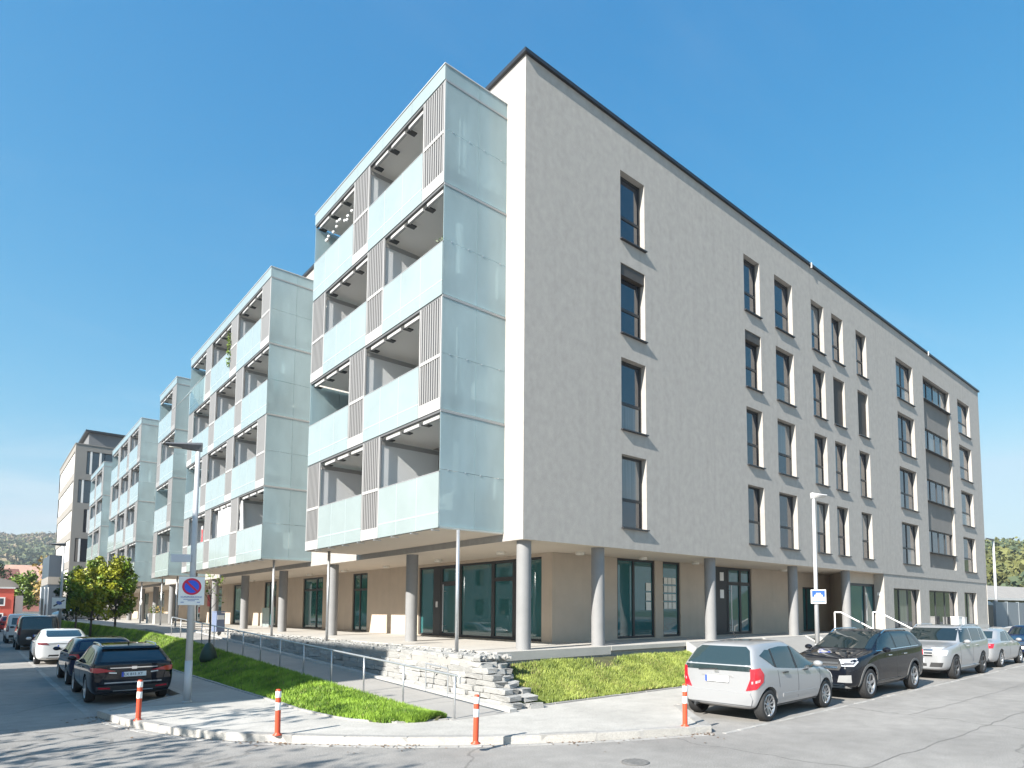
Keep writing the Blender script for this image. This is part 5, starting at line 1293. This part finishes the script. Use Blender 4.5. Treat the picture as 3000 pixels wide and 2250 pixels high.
MB().tube((0, 0, 0), (0, 0, 2.1), .02).build('pole', STEEL, t); MB().lathe([(.02, .75), (.16, .85), (.13, 1.4), (.03, 2.05)], k=12).build('canopy', mat('sunshade_beige', (.6, .47, .33), .8), t, smooth=True)
t = empty('tilted_glass_sash', (BX - .02, 23.75, ZB + ST * 3 + 1.36), label='glass sash swung outwards on the far top balcony of the second box', cat='window sash')
MB().quad((0, .05, 0), (0, 3.0, 0), (-.55, 3.0, -.95), (-.55, .05, -.95)).build('pane', FROST, t)
MB().tube((-.55, .05, -.95), (-.55, 3.0, -.95), .014).tube((0, .05, 0), (0, 3.0, 0), .014).build('sash_rail', PROF, t)
for (x, y, r_, lb) in ((-1.2, 2.6, 0, 'folding table on the lowest corner balcony'), (-1.1, 16.0, 2, 'folding table on the third storey of the second box')):
    t = empty('balcony_table', (x, y, ZB + ST * r_ + .13), label=lb, cat='table'); MB().box(-.35, .35, -.35, .35, .70, .73).build('table_top', WALU, t)
    for a in (-.3, .3):
        for b in (-.3, .3): MB().tube((a, b, 0), (a, b, .7), .014).build('leg', DARK, t)
# ------------------------------------------------------------------ office block at the end of the side street
OFF = empty('office_building', label='six storey pale office block with vertical fins at the end of the street', cat='building')
OM = mat('office_panel', (.25, .232, .21), .85, var=.05, scale=.3); OW = mat('office_blind_white', (.74, .71, .67), .7); OD = mat('office_dark_base', (.05, .07, .095), .45, ior=1.45)
ox, oy, oy1, oz = -2.0, 86.0, 107.0, 22.6; sh = 3.66
zl = [oz - .75 - sh * k for k in range(6)]          # underside of each parapet band
oh = []
for k in range(5): oh.append((ox + (.45 if k % 2 else 1.15), ox + 10.4, zl[k] - 2.9, zl[k]))
wall_holes(MB(), 'y', oy, ox, 32, 0, oz, oh, .35).build('wall', OM, OFF)
for i, h in enumerate(oh):
    w_ = window(OFF, 'y', oy + .2, h[0], h[1], h[2], h[3], vs=(.2, .4, .6, .8), b=.08)
    for j in range(8):
        if j == 2: continue
        MB().box(h[0] + .35 + j * .95, h[0] + .55 + j * .95, oy + .02, oy + .17, h[2], h[3]).build('fin', OW, w_)
sh_ = []
for k in range(5):
    if k < 3: sh_.append((oy + .6, oy1 - .3, zl[k] - 2.75, zl[k] - .05))
    else: sh_.append((oy + .8, oy + 8.5, zl[k] - 2.75, zl[k] - .05))
sh_.append((oy + 9.4, oy1 - .3, zl[3] - 2.75, zl[3] - .05))
wall_holes(MB(), 'x', ox, oy, oy1, 0, oz, sh_, .3).build('wall', OM, OFF)
for h in sh_:
    m_ = OW
    MB().box(ox + .10, ox + .16, h[0] + .01, h[1] - .01, h[2] + .01, h[3] - .01).build('blind', m_, OFF)
    MB().box(ox - .01, ox + .12, h[0], h[0] + .12, h[2], h[3]).box(ox - .01, ox + .12, h[1] - .12, h[1], h[2], h[3]).build('window_post', DARK, OFF)
MB().box(ox - 1.3, ox - .01, oy + 9.6, oy1 + .5, 0, 9.3).build('glazed_base', OD, OFF)
MB().box(ox - 1.33, ox - .01, oy + 9.55, oy1 + .5, 5.4, 6.4).build('base_band', OM, OFF)
MB().box(ox + 1.4, 32, oy + 1.6, oy1 - 1, oz + .02, oz + 2.0).build('penthouse', mat('penthouse_grey', (.16, .16, .165), .7), OFF)
MB().box(ox + 1.0, 32.2, oy + 1.2, oy1 - .6, oz + 2.0, oz + 2.25).build('penthouse_roof', DARK, OFF)
MB().box(ox - .06, 32.05, oy - .06, oy1 + .05, oz, oz + .12).build('roof', OM, OFF)
MB().quad((ox, oy1, 0), (ox, oy1, oz), (32, oy1, oz), (32, oy1, 0)).quad((32, oy, 0), (32, oy1, 0), (32, oy1, oz), (32, oy, oz)).build('rear_wall', OM, OFF)
# ------------------------------------------------------------------ low red building and houses at the end of the street
RB = empty('red_building', label='low red rendered building at the far left of the street', cat='building')
RM = mat('red_render', (.52, .10, .07), .85, var=.06, scale=.4)
wall_holes(MB(), 'y', 96, -11, -6.6, 0, 4.75, [(-9.0, -7.55, 2.7, 3.5), (-9.0, -7.65, .95, 1.5)], .2).build('wall', RM, RB)
MB().quad((-6.6, 96, 0), (-6.6, 112, 0), (-6.6, 112, 4.75), (-6.6, 96, 4.75)).build('wall', RM, RB)
for h in ((-9.0, -7.55, 2.7, 3.5), (-9.0, -7.65, .95, 1.5)):
    o = MB().box(h[0] - .12, h[1] + .12, 95.9, 95.99, h[2] - .15, h[2]).box(h[0] - .12, h[1] + .12, 95.9, 95.99, h[3], h[3] + .15).box(h[0] - .12, h[0], 95.9, 95.99, h[2], h[3]).box(h[1], h[1] + .12, 95.9, 95.99, h[2], h[3]).build('window', WHITE, RB)
    MB().box(h[0], h[1], 96.1, 96.15, h[2], h[3]).build('pane', GLASS, o)
MB().box(-11.2, -6.5, 95.85, 112, 4.75, 4.95).build('roof', WALU, RB)
MB().box(-6.4, -5.6, 98, 110, 0, 3.9).build('annex', WALU, RB)
mb = MB(); n = 14
for i in range(n):
    a, b = math.pi * i / n, math.pi * (i + 1) / n
    f = lambda t: (-8.6 + 2.6 * math.cos(t), 4.96 + 1.3 * math.sin(t))
    (xa, za), (xb, zb_) = f(a), f(b); mb.quad((xa, 100, za), (xb, 100, zb_), (xb, 110, zb_), (xa, 110, za)); mb.poly([(xa, 100, za), (xb, 100, zb_), (-8.6, 100, 4.96)])
mb.build('barrel_roof', mat('barrel_roof_grey', (.22, .2, .18), .8), RB)
def house(x, y, z, w_, d, h, rz, label, wallm, roofm):
    t = empty('house', (x, y, z), rz, label=label, cat='house', group='houses at the foot of the hill')
    MB().box(-w_ / 2, w_ / 2, -d / 2, d / 2, -3, h).build('wall', wallm, t)
    mb = MB(); e = .5; r = h + d * .42
    mb.quad((-w_ / 2 - e, -d / 2 - e, h - .3), (w_ / 2 + e, -d / 2 - e, h - .3), (w_ / 2 + e, 0, r), (-w_ / 2 - e, 0, r)); mb.quad((w_ / 2 + e, d / 2 + e, h - .3), (-w_ / 2 - e, d / 2 + e, h - .3), (-w_ / 2 - e, 0, r), (w_ / 2 + e, 0, r))
    mb.build('roof', roofm, t); MB().poly([(-w_ / 2, -d / 2, h), (-w_ / 2, d / 2, h), (-w_ / 2, 0, r - .3)]).poly([(w_ / 2, -d / 2, h), (w_ / 2, d / 2, h), (w_ / 2, 0, r - .3)]).build('gable', wallm, t)
    for i in range(3):
        o = MB().box(-w_ * .36 + i * w_ * .30, -w_ * .36 + i * w_ * .30 + 1.2, -d / 2 - .06, -d / 2 - .01, h - 2.2, h - .8).build('window', WHITE, t)
        MB().box(-w_ * .36 + i * w_ * .30 + .1, -w_ * .36 + i * w_ * .30 + 1.1, -d / 2 - .09, -d / 2 - .061, h - 2.1, h - .9).build('pane', GLASS, o)
    MB().box(w_ * .2, w_ * .2 + .7, .4, 1.1, r - 1, r + 1.1).build('chimney', WHITE, t)
RT = mat('roof_tile_red', (.22, .09, .07), .85, var=.2, scale=.6); RT2 = mat('roof_tile_pale', (.36, .22, .17), .85, var=.2, scale=.6)
house(-12, 232, 1.2, 20, 11, 8, R(8), 'white house with dark red roof and chimneys at the hill foot', WHITE, RT)
house(4, 260, 2, 16, 12, 9.5, R(-20), 'pale house with steep pink tiled roof beside the bare trees', WALU, RT2)
house(-2, 150, -1, 18, 8, 3.0, R(0), 'long low building with red fascia behind the flagpoles', WHITE, RT)
for i, (x, y) in enumerate(((-5.12, 75), (-4.80, 75.1), (-4.50, 75.2))):
    t = empty('flagpole', (x, y, 0), label=('leftmost', 'middle', 'rightmost')[i] + ' of the three white flagpoles down the side street', cat='flagpole', group='flagpoles')
    MB().tube((0, 0, 0), (0, 0, 4.35), .06, .045, k=10).build('pole', WHITE, t, smooth=True); MB().ball((0, 0, 4.4), .07).build('finial', WHITE, t)
# ------------------------------------------------------------------ trees along the far end, bare autumn trees
for i, (x, y, h, r, m_, lb) in enumerate(((-1.5, 112, 9.5, 3.4, LEAF_G, 'golden autumn tree beside the office block'), (-5.0, 118, 7.5, 2.6, LEAF, 'green round tree behind the red building'), (-9, 150, 10, 4, LEAF_D, 'dark green tree over the red building roof'), (2.5, 135, 11, 4, LEAF_G, 'tall bare brown tree beyond the golden one'))):
    tree('background_tree', x, y, 0, h, r, lb, 'trees at the end of the side street', m_, clumps=50, per=46, size=.24, trunk=.14, base=.22)
# ------------------------------------------------------------------ right edge: fence wall, bins, lamps, shed
t = empty('fence_wall', (61, 4.2, 0), label='blank grey boundary wall beyond the right end of the building', cat='wall')
for i in range(6): MB().box(-3 + i * 4, 1 + i * 4 - .02, 0, .15, .4, 2.9).build('panel', mat('grey_board', (.20, .225, .24), .7, var=.04, scale=.5), t)
for i in range(7): MB().box(-3.06 + i * 4, -2.94 + i * 4, -.05, .2, 0, 2.95).build('post', mat('grey_board'), t)
t = empty('skip_container', (56, 4.8, .3), R(4), label='black container standing between the building and the grey wall', cat='container')
MB().box(-1.2, 1.2, -.7, .9, .1, 2.3).build('body', mat('container_black', (.012, .014, .02), .5), t, bevel=.04); mb = MB()
for i in range(9): a = math.pi * i / 8; mb.v += [(-1.25, .1 - .85 * math.cos(a), 2.3 + .45 * math.sin(a)), (1.25, .1 - .85 * math.cos(a), 2.3 + .45 * math.sin(a))]
for i in range(8): mb.f.append((2 * i, 2 * i + 1, 2 * i + 3, 2 * i + 2))
mb.build('lid', mat('container_lid', (.12, .14, .15), .4), t)
t = empty('shed', (82, 11, 0), R(-8), label='long low shed with weathered grey roof behind the grey wall', cat='shed')
MB().box(-12, 12, -3, 3, 0, 3.6).build('wall', mat('shed_green', (.12, .13, .06), .85), t); mb = MB(); mb.quad((-12.5, -3.6, 3.5), (12.5, -3.6, 3.5), (12.5, 0, 5.2), (-12.5, 0, 5.2)); mb.quad((12.5, 3.6, 3.5), (-12.5, 3.6, 3.5), (-12.5, 0, 5.2), (12.5, 0, 5.2)); mb.build('roof', mat('shed_roof', (.28, .26, .24), .85, var=.1, scale=.8), t)
MB().box(-12.5, 12.5, -3.7, -3.55, 3.3, 3.55).build('gutter', WALU, t)
street_lamp(60, 4.6, 0, 8.6, R(180), 'tall thin street lamp behind the grey wall near the building', r0=.16, r1=.08, arm=2.2)
street_lamp(67.6, 3.4, 0, 8.3, R(200), 'tall street lamp at the right edge of the view', r0=.16, r1=.1, arm=.6, head=WALU)
MB().prism([(39.5, -3.0), (58, -3.0), (58, 2.8), (39.5, 2.8)], -.1, .75).build('forecourt', CONC_L, kind='structure')
# ------------------------------------------------------------------ wooded hills
def polar(az, d): return Vector((-9.98 + d * math.cos(az), -12.46 + d * math.sin(az), 0))
def hill(name, az0, az1, d0, d1, prof, n=40, k=14, m=None):
    mb = MB()
    for i in range(n + 1):
        az = az0 + (az1 - az0) * i / n
        for j in range(k + 1):
            t = j / k; p = polar(az, d0 + (d1 - d0) * t); mb.v.append((p.x, p.y, prof(az, t)))
    for i in range(n):
        for j in range(k): a = i * (k + 1) + j; mb.f.append((a, a + k + 1, a + k + 2, a + 1))
    mb.build(name, m or LANDM, kind='structure', smooth=True)
def prof_l(az, t): return -.3 + (104 + 7 * math.sin(az * 23) + 5 * mnoise.noise(Vector((az * 40, 0, 0)))) * (t ** 1.25) * (1 - .12 * max(0, t - .9) * 10)
def prof_r(az, t): return -.3 + (24.5 + 1.5 * math.sin(az * 31)) * (t ** 1.1)
hill('hill', R(70), R(112), 330, 1150, prof_l); hill('hill', R(-25), R(40), 130, 330, prof_r)
def wood(name, label, n, az0, az1, d0, d1, prof, size, mats, per, ls, excl=None):
    VV = [[] for _ in mats]; FF = [[] for _ in mats]
    for _ in range(n):
        az = random.uniform(az0, az1); t = math.sqrt(random.random()) if d0 < 200 else random.random()
        p = polar(az, d0 + (d1 - d0) * t)
        if excl and excl(az, t): continue
        z = prof(az, t); s_ = size * random.uniform(.65, 1.3); k = int((mnoise.noise(Vector((p.x * .012, p.y * .012, 0))) * .9 + .5 + random.uniform(-.35, .35)) * len(mats)); k = max(0, min(len(mats) - 1, k))
        # crown: a lumpy ball of leaf cards, mostly on the surface
        for c in range(5):
            o = Vector((random.uniform(-.45, .45), random.uniform(-.45, .45), random.uniform(.45, 1.05))) * s_
            leaves(VV[k], FF[k], (p.x + o.x, p.y + o.y, z + o.z), s_ * .55, per, ls * s_)
    root = empty(name, label=label, kind='stuff')
    for V, F, m_ in zip(VV, FF, mats):
        if V: me = bpy.data.meshes.new('foliage'); me.from_pydata(V, [], F); me.materials.append(m_); link('foliage', me, None, root)
W1 = mat('wood_green', (.12, .135, .05), .8, scale=.05, var=.3); W2 = mat('wood_brown', (.19, .15, .09), .8, scale=.05, var=.3); W3 = mat('wood_dark', (.065, .09, .045), .8, scale=.05, var=.3); W4 = mat('wood_olive', (.13, .135, .04), .8, scale=.08, var=.3)
wood('woods', 'mixed autumn woods covering the far hill on the left', 5200, R(83), R(92.5), 335, 1150, prof_l, 7.5, [W3, W1, W2], 12, .22, excl=lambda az, t: .30 < t < .42 and az < R(88.2))
wood('woods', 'green wooded slope behind the right end of the building', 900, R(5), R(20), 130, 332, prof_r, 4.6, [W3, W1, W4, W4], 26, .16)
# meadow on the far hill
# ------------------------------------------------------------------ buildings and trees on our side of the street (they cast the shade and show in the glass)
PB = mat('opposite_render', (.72, .70, .66), .9, var=.04, scale=.5)
for (ya, yb, lb) in ((.15, 14.4, 'pale apartment house across the side street opposite the estate car'), (19.2, 74, 'long pale apartment house across the side street opposite the vans')):
    t = empty('apartment_house', (-29, ya, 0), label=lb, cat='building', group='houses across the side street'); n_ = int((yb - ya - 1) / 4.2)
    hh = [(1.2 + i * 4.2, 2.8 + i * 4.2, 1.6 + k * 3.0, 3.2 + k * 3.0) for i in range(n_) for k in range(4)]
    wall_holes(MB(), 'x', 7, 0, yb - ya, 0, 14.4, hh, .2, sgn=-1).build('wall', PB, t)
    for h in hh: o = MB().box(6.8, 6.85, h[0], h[1], h[2], h[3]).build('window', FRAME, t); MB().box(6.851, 6.87, h[0] + .07, h[1] - .07, h[2] + .07, h[3] - .07).build('pane', GLASS, o)
    MB().box(-7, 6.78, .01, yb - ya - .01, 0, 14.38).build('block', PB, t); MB().box(-7.1, 7.1, -.1, yb - ya + .1, 14.4, 14.6).build('roof', DARK, t)
for (x, y, h, r) in ((-19.5, -5.2, 8.6, 2.3), (-16.8, -1.3, 8.4, 2.2), (-20.5, -9.8, 7.6, 1.8)):
    tree('street_tree', x, y, 0, h, r, '%s tree across the side street casting dappled shade' % ('tall' if h > 8.5 else 'leafy' if h > 8 else 'small'), 'trees across the side street', LEAF, clumps=20, per=30, size=.12, trunk=.12, base=.4)

# ------------------------------------------------------------------ the air: pale haze round the whole place
hz = MB().box(-4200, 4200, -4200, 4200, -1.4, 175).build('haze', None, kind='stuff', label='pale autumn haze in the air over the valley')
hm = bpy.data.materials.new('haze_air'); hm.use_nodes = True; hN = hm.node_tree.nodes; hN.clear()
ho = hN.new('ShaderNodeOutputMaterial'); hv = hN.new('ShaderNodeVolumePrincipled'); hv.inputs['Color'].default_value = (.86, .92, 1, 1); hv.inputs['Density'].default_value = .0003; hv.inputs['Anisotropy'].default_value = .2
hm.node_tree.links.new(hv.outputs[0], ho.inputs['Volume']); hz.data.materials.append(hm)
